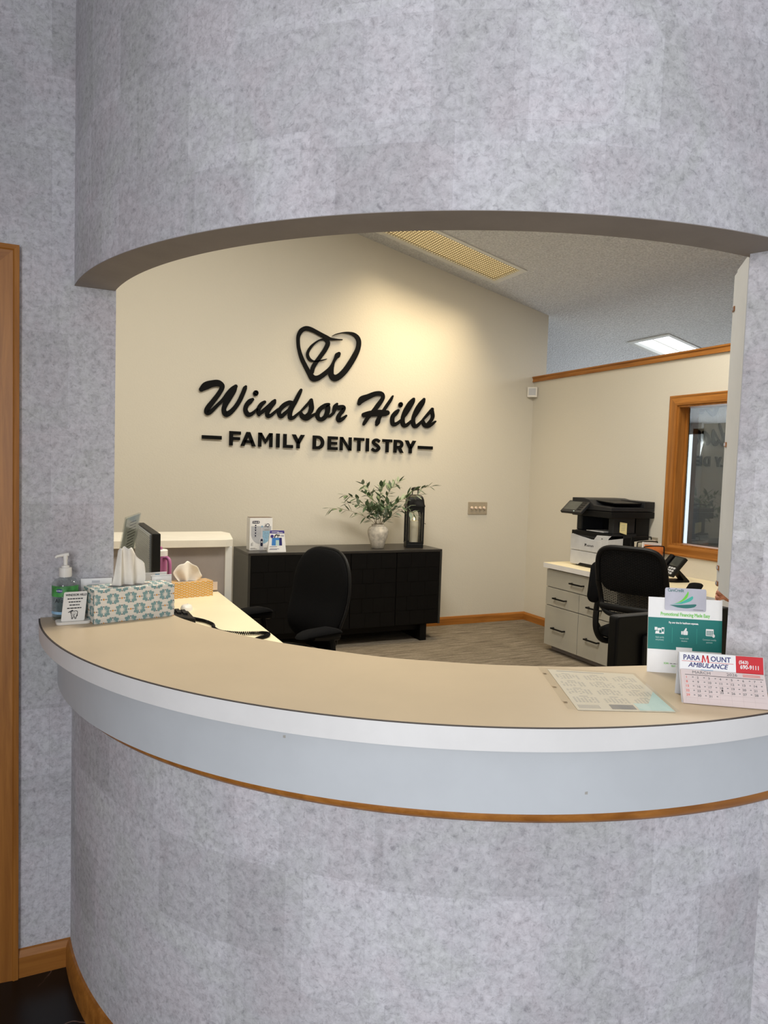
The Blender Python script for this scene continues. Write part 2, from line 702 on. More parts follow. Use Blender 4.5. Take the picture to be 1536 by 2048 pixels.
def arc_band(name, c, Ri, Ro, z0, z1, a0, a1, mat, parent=None, n=72, uvo=(0, 0)):
    """curved solid: inner/outer faces, top, bottom and ends; u runs along the arc in metres"""
    bm = new()
    uvl = bm.loops.layers.uv.new('UVMap')
    I, O = arc(c, Ri, a0, a1, n), arc(c, Ro, a0, a1, n)
    V = [[bm.verts.new((*p, zz)) for p in L] for L in (I, O) for zz in (z0, z1)]
    il, ih, ol, oh = V
    step = math.radians((a1 - a0) / n) * Ro
    for i in range(n):
        for q, uvs in (((ol[i], ol[i + 1], oh[i + 1], oh[i]), ((i, z0), (i + 1, z0), (i + 1, z1), (i, z1))),
                       ((il[i + 1], il[i], ih[i], ih[i + 1]), ((i + 1, z0), (i, z0), (i, z1), (i + 1, z1))),
                       ((ih[i], oh[i], oh[i + 1], ih[i + 1]), ((i, 0), (i, 0.1), (i + 1, 0.1), (i + 1, 0))),
                       ((ol[i], il[i], il[i + 1], ol[i + 1]), ((i, 0), (i, 0.1), (i + 1, 0.1), (i + 1, 0)))):
            f = bm.faces.new(q)
            f.smooth = True
            for lp, (uu, vv) in zip(f.loops, uvs):
                lp[uvl].uv = (uu * step + uvo[0], vv + uvo[1])
    bm.faces.new((il[0], ol[0], oh[0], ih[0]))
    bm.faces.new((ol[-1], il[-1], ih[-1], oh[-1]))
    o = obj(name, bm, mat, parent)
    o.data.set_sharp_from_angle(angle=math.radians(40))
    return o


CW = (1.40, 2.35)            # centre of the curved wall and header
CC = (1.30, 2.25)            # centre of the counter's outer edge
CF = (1.35, 2.30)            # centre of the fascia
RW = 1.343
WY = 2.26                    # face of the flat wallpapered wall
BY = 6.047                   # back wall
RX = 4.529                   # half wall on the right
ZC = 1.07                    # counter top
E0 = Vector((1.39, 1.10))    # free edge of the right wallpapered wall
ED = Vector((0.36, -0.93)).normalized()
EN = Vector((0.93, 0.36)).normalized()


def ceil_z(x):
    return 3.647 - 0.214 * (x - 2.528)


# floors
o = box('floor', -3.2, 9.0, -4.5, 10.0, -0.1, 0.0, 'black_marble')
struct(o, 'black marble-look vinyl floor with thin pale veins')
pts = arc(CW, RW - 0.06, 181, 270, 40) + [(1.6, 1.08), (4.6, 1.08), (4.6, 6.1), (-0.6, 6.1), (-0.6, 2.33)]
o = obj('floor_carpet', prism(new(), pts, 'z', 0.0, 0.004), 'carpet')
struct(o, 'grey-brown streaked carpet of the reception office')

# flat wallpapered wall with the oak door
bm = new()
bx(bm, -0.14, 0.173, WY, WY + 0.11, 0, 4.3)
bx(bm, -1.06, -0.14, WY, WY + 0.11, 2.07, 4.3)
bx(bm, -2.2, -1.06, WY, WY + 0.11, 0, 4.3)
struct(box_uv(obj('wall_left', bm, 'wallpaper')), 'grey mottled wallpaper wall beside the counter')
dr = struct(thing('door_1', 'oak door at the left edge of the wallpapered wall', 'door', (-1.04, WY + 0.06, 0)))
del dr['category']
box('door_leaf', 0, 0.88, 0, 0.04, 0.01, 2.05, 'oak_z', dr, bevel=0.003)
bm = new()
bx(bm, -0.02, 0.002, -0.06, 0.05, 0, 2.07)
bx(bm, 0.878, 0.90, -0.06, 0.05, 0, 2.07)
bx(bm, -0.02, 0.90, -0.06, 0.05, 2.05, 2.07)
obj('jamb', bm, 'oak_z', dr)
tr = struct(thing('trim_1', 'golden oak door casing with mitred corners', 'casing', (-0.08, WY, 0)))
del tr['category']
prof = [(0, 0), (0, -0.018), (-0.012, -0.02), (-0.016, -0.016), (-0.05, -0.013), (-0.062, -0.008), (-0.062, 0)]
bm = new()
lo = [bm.verts.new((x, y, 0)) for x, y in prof]
hi = [bm.verts.new((x, y, 2.117 + x)) for x, y in prof]
bm.faces.new(lo)
bm.faces.new(hi)
for i in range(len(prof)):
    bm.faces.new((lo[i], lo[(i + 1) % len(prof)], hi[(i + 1) % len(prof)], hi[i]))
obj('side_casing', bm, 'oak_z', tr)
bm = new()
lo = [bm.verts.new((x, y, 2.117 + x)) for x, y in prof]
hi = [bm.verts.new((-1.04 - x, y, 2.117 + x)) for x, y in prof]
bm.faces.new(lo)
bm.faces.new(hi)
for i in range(len(prof)):
    bm.faces.new((lo[i], lo[(i + 1) % len(prof)], hi[(i + 1) % len(prof)], hi[i]))
obj('head_casing', bm, 'oak_x', tr)
# baseboards in the lobby
bprof = [(0, 0), (-0.013, 0), (-0.013, 0.062), (-0.010, 0.070), (-0.006, 0.080), (0, 0.083)]
bm = prism(new(), [(WY + a, b) for a, b in bprof], 'x', -0.08, 0.06)
struct(obj('baseboard_left', bm, 'oak_x'), 'short oak baseboard between door casing and curved wall')
bm = new()
n = 60
ringp = []
for R, zz in [(RW, 0), (RW + 0.013, 0), (RW + 0.013, 0.062), (RW + 0.010, 0.070), (RW + 0.006, 0.080), (RW, 0.083)]:
    ringp.append([bm.verts.new((*p, zz)) for p in arc(CW, RW + (R - RW), 184.2, 271, n)])
for a, b in zip(ringp, ringp[1:]):
    for i in range(n):
        f = bm.faces.new((a[i], a[i + 1], b[i + 1], b[i]))
        f.smooth = True
o = obj('baseboard_front', bm, 'oak_x')
o.data.set_sharp_from_angle(angle=math.radians(30))
struct(o, 'curved oak baseboard under the reception wall')

# curved wall below the counter, header above it
struct(arc_band('wall_front', CW, RW - 0.11, RW, 0, 1.0245, 181, 271.6, 'wallpaper', uvo=(0.4, 0.13)), 'curved wallpapered wall below the reception counter')
struct(arc_band('wall_header', CW, RW - 0.108, RW, 2.0312, 4.3, 181, 271.6, 'wallpaper'), 'curved wallpapered header above the reception opening')
struct(arc_band('trim_2', CW, RW - 0.110, RW - 0.0005, 2.030, 2.0312, 181, 271.6, 'soffit_paint'), 'taupe painted underside of the curved header')

# right wallpapered wall, running towards the camera from its free edge
P = [E0, E0 + ED * 2.9, E0 + ED * 2.9 + EN * 0.12, E0 + EN * 0.12]
bm = prism(new(), [tuple(p) for p in P], 'z', 0, 4.3)
struct(box_uv(obj('wall_right', bm, 'wallpaper'), (0.7, 0.2)), 'bright wallpapered wall at the right end of the counter')
bm = prism(new(), [tuple(E0 + EN * 0.12), tuple(E0 + EN * 0.12 + ED * 0.10), (5.0, 1.0), (5.0, 1.1)], 'z', 0, 4.3)
struct(obj('wall_rear', bm, 'wall_paint'), 'inner office wall behind the right wallpapered wall')

# lobby shell outside the frame
bm = new()
bx(bm, -1.3, -1.2, -0.18, WY, 0, 3.4)  # unseen wall, its end set so it shades the flat wall on the left
struct(box_uv(obj('wall_lobby', bm, 'wallpaper')), 'unseen lobby side wall, length set to shade the left wall')
bm = new()
bx(bm, -2.3, 3.4, -2.4, 2.2, 3.1, 3.2)
struct(obj('ceiling_lobby', bm, 'ceiling_popcorn'), 'lobby ceiling out of frame')

# office walls
bm = prism(new(), [(-0.6, 0), (4.68, 0), (4.68, ceil_z(4.68)), (-0.6, ceil_z(-0.6))], 'y', BY, BY + 0.13)
struct(obj('wall_back', bm, 'wall_paint'), 'cream office back wall carrying the sign')
bm = prism(new(), [(WY + 0.11, 0), (BY, 0), (BY, 4.3), (WY + 0.11, 4.3)], 'x', -0.7, -0.6)
struct(obj('wall_office', bm, 'wall_paint'), 'office side wall hidden by the wallpapered wall')
# half wall with window opening
WYa, WYb, WZa, WZb = 2.45, 4.15, 1.005, 2.115
bm = new()
bx(bm, RX, RX + 0.12, WYb, BY, 0, 2.49)
bx(bm, RX, RX + 0.12, 1.0, WYa, 0, 2.49)
bx(bm, RX, RX + 0.12, WYa, WYb, 0, WZa)
bx(bm, RX, RX + 0.12, WYa, WYb, WZb, 2.49)
struct(obj('wall_partition', bm, 'wall_paint'), 'cream half-height wall with an oak cap and window')
bm = prism(new(), [(RX - 0.02, 2.485), (RX - 0.014, 2.50), (RX - 0.014, 2.52), (RX - 0.024, 2.528), (RX - 0.024, 2.54), (RX + 0.144, 2.54), (RX + 0.144, 2.485)], 'y', 1.0, BY + 0.0)
struct(obj('trim_3', bm, 'oak_y'), 'oak cap along the top of the half wall')
# window in the half wall
w = struct(thing('window_1', 'oak framed interior window reflecting the sign', 'window', (RX, 0, 0)))
del w['category']
t = 0.082
casing = [(0, 0), (-0.016, 0.004), (-0.02, 0.02), (-0.012, 0.06), (-0.016, 0.072), (-0.012, t), (0, t)]


def casing_run(name, p, q, mat):
    """p,q: (yo,zo,yi,zi) outer/inner corners of the casing at both ends"""
    bm = new()
    A, B = [], []
    for c, L in ((p, A), (q, B)):
        for d, s in casing:
            k = s / t
            L.append(bm.verts.new((d, c[2] + (c[0] - c[2]) * k, c[3] + (c[1] - c[3]) * k)))
    bm.faces.new(A)
    bm.faces.new(B)
    for i in range(len(A)):
        j = (i + 1) % len(A)
        bm.faces.new((A[i], A[j], B[j], B[i]))
    obj(name, bm, mat, w)


oy0, oy1, oz0, oz1 = WYa - t, WYb + t, WZa - t, WZb + t
casing_run('casing', (oy1, oz0, WYb, WZa), (oy1, oz1, WYb, WZb), 'oak_z')
casing_run('casing', (oy0, oz0, WYa, WZa), (oy0, oz1, WYa, WZb), 'oak_z')
casing_run('casing', (oy0, oz1, WYa, WZb), (oy1, oz1, WYb, WZb), 'oak_y')
casing_run('casing', (oy0, oz0, WYa, WZa), (oy1, oz0, WYb, WZa), 'oak_y')
bm = new()
bx(bm, -0.002, 0.12, WYb - 0.012, WYb, WZa, WZb)
bx(bm, -0.002, 0.12, WYa, WYa + 0.012, WZa, WZb)
bx(bm, -0.0015, 0.12, WYa + 0.012, WYb - 0.012, WZb - 0.012, WZb)
bx(bm, -0.0015, 0.12, WYa + 0.012, WYb - 0.012, WZa, WZa + 0.012)
bx(bm, 0.080, 0.098, WYb - 0.024, WYb - 0.012, WZa + 0.012, WZb - 0.012)
obj('jamb', bm, 'oak_z', w)
box('pane', 0.108, 0.114, WYa + 0.012, WYb - 0.012, WZa + 0.012, WZb - 0.012, 'tinted_glass', w)

# baseboards of the office
bm = prism(new(), [(BY + a, b + 0.004) for a, b in bprof], 'x', 1.0, RX)
struct(obj('baseboard_back', bm, 'oak_x'), 'oak baseboard along the sign wall')
bm = prism(new(), [(RX + a, b + 0.004) for a, b in bprof], 'y', 4.99, BY)
struct(obj('baseboard_right', bm, 'oak_y'), 'oak baseboard along the half wall')

# room beyond the half wall
bm = new()
bx(bm, 8.6, 8.7, 1.0, 10.0, 0, 2.4)
bx(bm, 4.68, 8.7, 10.0, 10.1, 0, 3.3)
struct(obj('wall_far', bm, 'wall_paint'), 'far walls of the room beyond the half wall')
wn = struct(thing('window_2', 'bright daylight window glimpsed through the interior window', 'window', (8.59, 7.565, 0)))
del wn['category']
box('pane', -0.02, 0.0, -0.035, 0.05, 0.5, 2.2, 'daylight_pane', wn)
box('frame', -0.05, 0.0, -0.18, -0.035, 0.4, 2.28, 'trim_white', wn)
box('frame', -0.05, 0.0, 0.05, 0.22, 0.4, 2.28, 'trim_white', wn)
box('frame', -0.05, 0.0, -0.18, 0.22, 2.2, 2.38, 'trim_white', wn)

# sloped ceiling with holes for the two recessed lights (in slope coordinates u = x)
FX = [(2.60, 3.86, 5.345, 5.835), (5.62, 6.85, 5.32, 5.865)]
HID = [(0.55, 1.8, 3.0, 3.5, 88), (2.75, 4.0, 3.0, 3.5, 50)]
bm = new()
xs = sorted({-0.7, 9.0, *[f[0] for f in FX], *[f[1] for f in FX]})
ys = sorted({1.0, 10.2, *[f[2] for f in FX], *[f[3] for f in FX]})
for i in range(len(xs) - 1):
    for j in range(len(ys) - 1):
        xm, ym = (xs[i] + xs[i + 1]) / 2, (ys[j] + ys[j + 1]) / 2
        if any(f[0] < xm < f[1] and f[2] < ym < f[3] for f in FX):
            continue
        prism(bm, [(xs[i], ceil_z(xs[i])), (xs[i + 1], ceil_z(xs[i + 1])), (xs[i + 1], ceil_z(xs[i + 1]) + 0.09), (xs[i], ceil_z(xs[i]) + 0.09)], 'y', ys[j], ys[j + 1])
bmesh.ops.remove_doubles(bm, verts=bm.verts[:], dist=1e-5)
struct(obj('ceiling', bm, 'ceiling_popcorn'), 'sloped popcorn-textured office ceiling')
ANG = math.atan(0.214)


def troffer(label, f, tube_mat, power, color, rows, cols, spread):
    x0, x1, y0, y1 = f
    L = (x1 - x0) / math.cos(ANG)
    W = y1 - y0
    r = thing('ceiling_light', label, 'ceiling light', (x0, y0, ceil_z(x0)), group='recessed ceiling lights', tilt=(0, ANG, 0))
    bm = new()
    fw = 0.035
    for a in ((-0.012, L + 0.012, -0.012, fw), (-0.012, L + 0.012, W - fw, W + 0.012), (-0.012, fw, fw, W - fw), (L - fw, L + 0.012, fw, W - fw)):
        bx(bm, *a, -0.008, 0.0)
    obj('frame', bm, 'trim_white', r, bevel=0.002)
    bm = new()
    for a in ((fw - 0.006, L - fw + 0.006, fw - 0.006, fw), (fw - 0.006, L - fw + 0.006, W - fw, W - fw + 0.006), (fw - 0.006, fw, fw, W - fw), (L - fw, L - fw + 0.006, fw, W - fw)):
        bx(bm, *a, 0.0, 0.085)
    obj('housing', bm, 'trim_white', r)
    box('lens', fw, L - fw, fw, W - fw, 0.022, 0.03, tube_mat, r)
    bm = new()
    for k in range(1, cols):
        xx = fw + (L - 2 * fw) * k / cols
        bx(bm, xx - 0.0022, xx + 0.0022, fw, W - fw, 0.004, 0.010)
    for k in range(1, rows):
        yy = fw + (W - 2 * fw) * k / rows
        bx(bm, fw, L - fw, yy - 0.0022, yy + 0.0022, 0.0045, 0.0095)
    g = obj('louver_grid', bm, 'louver', r)
    g['kind'] = 'stuff'
    nrm = Vector((-math.sin(ANG), 0, -math.cos(ANG)))
    cx, cy = (x0 + x1) / 2, (y0 + y1) / 2
    area_light('ceiling_light_lamp', (cx, cy, ceil_z(cx) - 0.02), nrm, W * 0.85, L * 0.9, power, color, spread)
    return r


troffer('recessed louvred ceiling light glowing dim yellow near the sign wall', FX[0], 'tube_warm', 20, (1.0, 0.80, 0.50), 14, 46, 100)
troffer('bright white recessed ceiling light seen over the half wall', FX[1], 'tube_cool', 26, (0.93, 0.97, 1.0), 2, 2, 180)
# further ceiling lamps of the office, above and behind the header
for fx in HID:
    cx, cy = (fx[0] + fx[1]) / 2, (fx[2] + fx[3]) / 2
    area_light('office_lamp', (cx, cy, ceil_z(cx) - 0.03), (-math.sin(ANG), 0, -math.cos(ANG)), 0.45, 1.15, fx[4], (1.0, 0.95, 0.85))

# ================================================================== RECEPTION COUNTER
rc = thing('reception_counter', 'curved reception counter with tan laminate top and white edge', 'counter', (0, 0, 0))
inner = [(0.27, 2.70), (0.31, 2.40), (0.33, 2.24), (0.36, 2.12), (0.44, 1.935), (0.546, 1.766), (0.728, 1.565), (0.86, 1.468), (0.982, 1.395), (1.15, 1.322), (1.327, 1.274), (1.50, 1.235), (1.70, 1.215)]
ip = inner[:3] + smooth_path(inner[2:], 6)[1:]
Ra, a_end = 1.325, 276.2
op = arc(CC, Ra, 179.7, a_end, 80)
wall_hit = op[-1]
e1 = E0 + Vector((-0.001, 0))
poly = op + [tuple(E0 + ED * 0.14), tuple(E0 + Vector((0, 0.002))), tuple(E0 + EN * 0.122 + Vector((0, 0.002))), (1.70, 1.12)] + ip[::-1] + [(0.176, 2.70), (0.176, WY - 0.002)]
poly = [(x, min(y, WY - 0.002)) if x < 0.175 else (x, y) for x, y in poly]


def slab(bm, pts, z0, z1):
    lo = [bm.verts.new((*p, z0)) for p in pts]
    hi = [bm.verts.new((*p, z1)) for p in pts]
    for L in (lo, hi):
        es = [bm.edges.new((L[i], L[(i + 1) % len(L)])) for i in range(len(L))]
        bmesh.ops.triangle_fill(bm, edges=es, use_beauty=True)
    for i in range(len(pts)):
        j = (i + 1) % len(pts)
        bm.faces.new((lo[i], lo[j], hi[j], hi[i]))
    return bm


obj('countertop', slab(new(), poly, ZC - 0.045, ZC), 'laminate_tan', rc)
arc_band('edge_band', CC, Ra, Ra + 0.004, ZC - 0.045, ZC - 0.0015, 180.2, a_end - 0.2, 'laminate_edge', rc)
arc_band('seam', CC, Ra, Ra + 0.0045, ZC - 0.0015, ZC + 0.0002, 180.2, a_end - 0.2, 'seam_dark', rc)
arc_band('fascia', CF, 1.305, 1.33, 0.876, ZC - 0.045, 182, 274.0, 'laminate_grey', rc)
bm = new()
nn_ = 80
rings = []
for R, zz in [(RW, 0.838), (RW + 0.010, 0.838), (RW + 0.017, 0.846), (RW + 0.019, 0.856), (RW + 0.016, 0.866), (RW + 0.012, 0.8758), (RW, 0.8758)]:
    rings.append([bm.verts.new((*p, zz)) for p in arc(CW, R, 184.0, 271.9, nn_)])
for a, b in zip(rings, rings[1:]):
    for i in range(nn_):
        f = bm.faces.new((a[i], a[i + 1], b[i + 1], b[i]))
        f.smooth = True
o = obj('wood_strip', bm, 'oak_x', rc)
o['label'] = 'thin golden oak moulding under the fascia'
# small chips on the fascia
for (ang, zz) in ((226, 0.985), (252, 0.915)):
    p = arc(CF, 1.3302, ang, ang + 0.25, 1)
    bm = new()
    vs = [bm.verts.new((p[0][0], p[0][1], zz)), bm.verts.new((p[1][0], p[1][1], zz)), bm.verts.new((p[1][0], p[1][1], zz + 0.006)), bm.verts.new((p[0][0], p[0][1], zz + 0.005))]
    bm.faces.new(vs)
    obj('chip_mark', bm, 'ink_soft', rc)

# ================================================================== WALL SIGN
SIGN = {
'W':[[(1.134,2.151,0.02),(1.172,2.183,0.032),(1.227,2.206,0.028),(1.273,2.212,0.027),(1.304,2.196,0.021),(1.302,2.168,0.019),(1.275,2.12,0.019),(1.234,2.062,0.02),(1.194,2.008,0.021),(1.178,1.975,0.019),(1.192,1.96,0.021),(1.222,1.978,0.016),(1.267,2.027,0.014),(1.313,2.076,0.014),(1.359,2.131,0.021),(1.396,2.171,0.023),(1.421,2.198,0.016)],[(1.421,2.196,0.014),(1.4,2.162,0.026),(1.359,2.089,0.026),(1.332,2.031,0.021),(1.324,1.989,0.019),(1.343,1.96,0.025),(1.376,1.974,0.021),(1.417,2.018,0.018),(1.454,2.077,0.018),(1.482,2.14,0.018),(1.5,2.188,0.017),(1.507,2.203,0.011)]],
'i1':[[(1.569,2.099,0.013),(1.545,2.079,0.021),(1.517,2.044,0.019),(1.508,2.005,0.019),(1.528,1.969,0.021),(1.557,1.971,0.017),(1.586,1.994,0.012),(1.614,2.022,0.01)],[(1.592,2.149,0.022),(1.597,2.157,0.022)]],
'n':[[(1.674,2.083,0.014),(1.648,2.062,0.018),(1.624,2.023,0.018),(1.62,1.984,0.014),(1.628,1.966,0.01)],[(1.628,1.975,0.014),(1.664,2.006,0.016),(1.712,2.052,0.015),(1.755,2.089,0.019),(1.765,2.104,0.012)],[(1.76,2.084,0.017),(1.732,2.049,0.018),(1.703,1.999,0.018),(1.704,1.966,0.018),(1.733,1.972,0.015),(1.767,2.003,0.012),(1.797,2.029,0.011)]],
'd':[[(1.918,2.1,0.012),(1.893,2.093,0.019),(1.848,2.066,0.02),(1.809,2.02,0.018),(1.808,1.986,0.018),(1.826,1.968,0.017),(1.855,1.994,0.016),(1.895,2.035,0.012),(1.919,2.08,0.011)],[(2.002,2.212,0.012),(1.983,2.172,0.017),(1.949,2.102,0.019),(1.92,2.051,0.02),(1.906,2.002,0.019),(1.909,1.963,0.02),(1.937,1.965,0.015),(1.967,1.991,0.011),(1.997,2.017,0.01)]],
's1':[[(1.992,2.012,0.007),(2.037,2.059,0.011),(2.077,2.106,0.011),(2.097,2.127,0.015)],[(2.1,2.132,0.014),(2.101,2.098,0.02),(2.102,2.054,0.023),(2.085,2.013,0.018),(2.055,1.987,0.015)],[(2.008,2.008,0.013),(2.019,1.985,0.023),(2.055,1.967,0.023),(2.096,1.984,0.016),(2.142,2.012,0.01)]],
'o':[[(2.266,2.104,0.013),(2.235,2.092,0.019),(2.188,2.059,0.019),(2.161,2.013,0.019),(2.17,1.974,0.019),(2.202,1.966,0.019),(2.233,1.988,0.019),(2.253,2.029,0.022),(2.259,2.074,0.022),(2.256,2.098,0.015)],[(2.254,1.999,0.013),(2.28,2.001,0.013),(2.306,2.022,0.012)]],
'r':[[(2.346,2.114,0.01),(2.331,2.089,0.021),(2.321,2.058,0.018),(2.311,2.028,0.013),(2.28,1.998,0.012)],[(2.326,2.078,0.015),(2.369,2.081,0.023),(2.409,2.084,0.021),(2.402,2.053,0.018),(2.376,2.022,0.018),(2.361,1.986,0.021),(2.372,1.966,0.019),(2.404,1.983,0.016),(2.439,2.013,0.009)]],
'H':[[(2.563,2.132,0.018),(2.589,2.17,0.03),(2.651,2.2,0.025),(2.719,2.231,0.022),(2.775,2.238,0.021),(2.801,2.222,0.018),(2.796,2.188,0.018),(2.754,2.128,0.021),(2.711,2.073,0.019),(2.663,2.019,0.018),(2.627,1.966,0.016),(2.615,1.945,0.012)],[(2.613,2.03,0.021),(2.662,2.042,0.027),(2.737,2.055,0.03),(2.814,2.06,0.03),(2.852,2.065,0.024)],[(2.904,2.224,0.008),(2.88,2.182,0.014),(2.843,2.128,0.015),(2.807,2.074,0.015),(2.771,2.014,0.018),(2.756,1.973,0.023),(2.747,1.95,0.015)]],
'i2':[[(2.967,2.096,0.012),(2.942,2.071,0.021),(2.911,2.034,0.02),(2.906,1.993,0.021),(2.92,1.962,0.021),(2.959,1.973,0.015),(2.997,2.004,0.011)],[(2.986,2.146,0.022),(2.99,2.153,0.022)]],
'l1':[[(2.997,2.004,0.009),(3.047,2.06,0.011),(3.091,2.127,0.011),(3.122,2.182,0.012),(3.127,2.214,0.012)],[(3.124,2.214,0.012),(3.083,2.167,0.019),(3.039,2.094,0.02),(3.016,2.023,0.019),(3.024,1.965,0.022),(3.057,1.961,0.017),(3.109,2.005,0.011)]],
'l2':[[(3.109,2.005,0.009),(3.16,2.067,0.011),(3.204,2.134,0.011),(3.232,2.186,0.013),(3.237,2.219,0.013)],[(3.237,2.216,0.013),(3.196,2.169,0.019),(3.152,2.096,0.02),(3.128,2.024,0.019),(3.137,1.966,0.022),(3.17,1.962,0.017),(3.225,2.012,0.011)]],
's2':[[(3.225,2.015,0.009),(3.274,2.068,0.013),(3.313,2.112,0.014),(3.333,2.131,0.014)],[(3.329,2.131,0.014),(3.334,2.096,0.018),(3.339,2.06,0.018),(3.323,2.024,0.016),(3.291,1.992,0.013)],[(3.239,2.007,0.013),(3.25,1.978,0.022),(3.285,1.968,0.022),(3.325,1.982,0.016),(3.372,2.015,0.008)]],
'logo':[[(2.378,2.691,0.004),(2.328,2.687,0.007),(2.268,2.686,0.012),(2.228,2.696,0.017),(2.178,2.713,0.018),(2.119,2.736,0.018),(2.069,2.751,0.02),(2.026,2.751,0.02),(1.988,2.726,0.019),(1.965,2.679,0.016),(1.964,2.624,0.015),(1.973,2.566,0.015),(1.999,2.492,0.018),(2.035,2.427,0.019),(2.07,2.371,0.021),(2.105,2.328,0.028),(2.14,2.324,0.025),(2.179,2.343,0.021),(2.227,2.38,0.02),(2.266,2.415,0.02),(2.285,2.44,0.019),(2.299,2.479,0.012),(2.318,2.518,0.014),(2.337,2.547,0.024),(2.35,2.563,0.017)],[(2.285,2.44,0.019),(2.281,2.403,0.022),(2.283,2.366,0.026),(2.313,2.343,0.03),(2.358,2.361,0.027),(2.412,2.414,0.026),(2.461,2.484,0.026),(2.505,2.559,0.025),(2.534,2.623,0.022),(2.542,2.685,0.022),(2.526,2.725,0.021),(2.489,2.75,0.016),(2.437,2.758,0.01),(2.377,2.752,0.005),(2.317,2.733,0.004),(2.282,2.715,0.002)],[(2.234,2.505,0.003),(2.189,2.489,0.006),(2.126,2.474,0.006),(2.082,2.481,0.013),(2.057,2.511,0.014),(2.056,2.547,0.012),(2.083,2.596,0.011),(2.121,2.636,0.008),(2.165,2.666,0.007),(2.204,2.675,0.01),(2.234,2.662,0.02),(2.24,2.635,0.02),(2.212,2.577,0.019),(2.174,2.522,0.018),(2.136,2.468,0.018),(2.108,2.42,0.019),(2.099,2.378,0.018)]],
}
CAPS = [('-', 1.144, 1.310), ('F', 1.374, 1.473), ('A', 1.471, 1.604), ('M', 1.625, 1.753), ('I', 1.785, 1.817), ('L', 1.849, 1.94), ('Y', 1.927, 2.047), ('D', 2.123, 2.242), ('E', 2.266, 2.363), ('N', 2.384, 2.499), ('T', 2.521, 2.625), ('I', 2.643, 2.674), ('S', 2.698, 2.793), ('T', 2.811, 2.913), ('R', 2.93, 3.035), ('Y', 3.047, 3.167), ('-', 3.189, 3.35)]

sg = thing('wall_sign', 'black cut-out dental office sign with heart-shaped tooth logo', 'sign', (0, BY, 0))
YF, YB = -0.022, -0.008
for key in ('logo', 'W', 'i1', 'n', 'd', 's1', 'o', 'r', 'H', 'i2', 'l1', 'l2', 's2'):
    bm = new()
    for si, s in enumerate(SIGN[key]):
        ribbon(bm, s, YF + 0.0004 * si, YB, 'round', 7)
    o = obj('tooth_emblem' if key == 'logo' else 'letter', bm, 'sign_black', sg)
Z0, Z1 = 1.6965, 1.8180
ST = 0.0155
GL = {
    'F': [[(0, 0), (0, 1)], [(0, 1, 't'), (1, 1, 't')], [(0, 0.5), (0.92, 0.5)]],
    'L': [[(0, 0), (0, 1)], [(0, 0, 'b'), (1, 0, 'b')]],
    'I': [[(0.5, 0), (0.5, 1)]],
    'E': [[(0, 0), (0, 1)], [(0, 1, 't'), (1, 1, 't')], [(0, 0.5), (0.92, 0.5)], [(0, 0, 'b'), (1, 0, 'b')]],
    'T': [[(0.5, 0), (0.5, 1)], [(0, 1, 't'), (1, 1, 't')]],
}
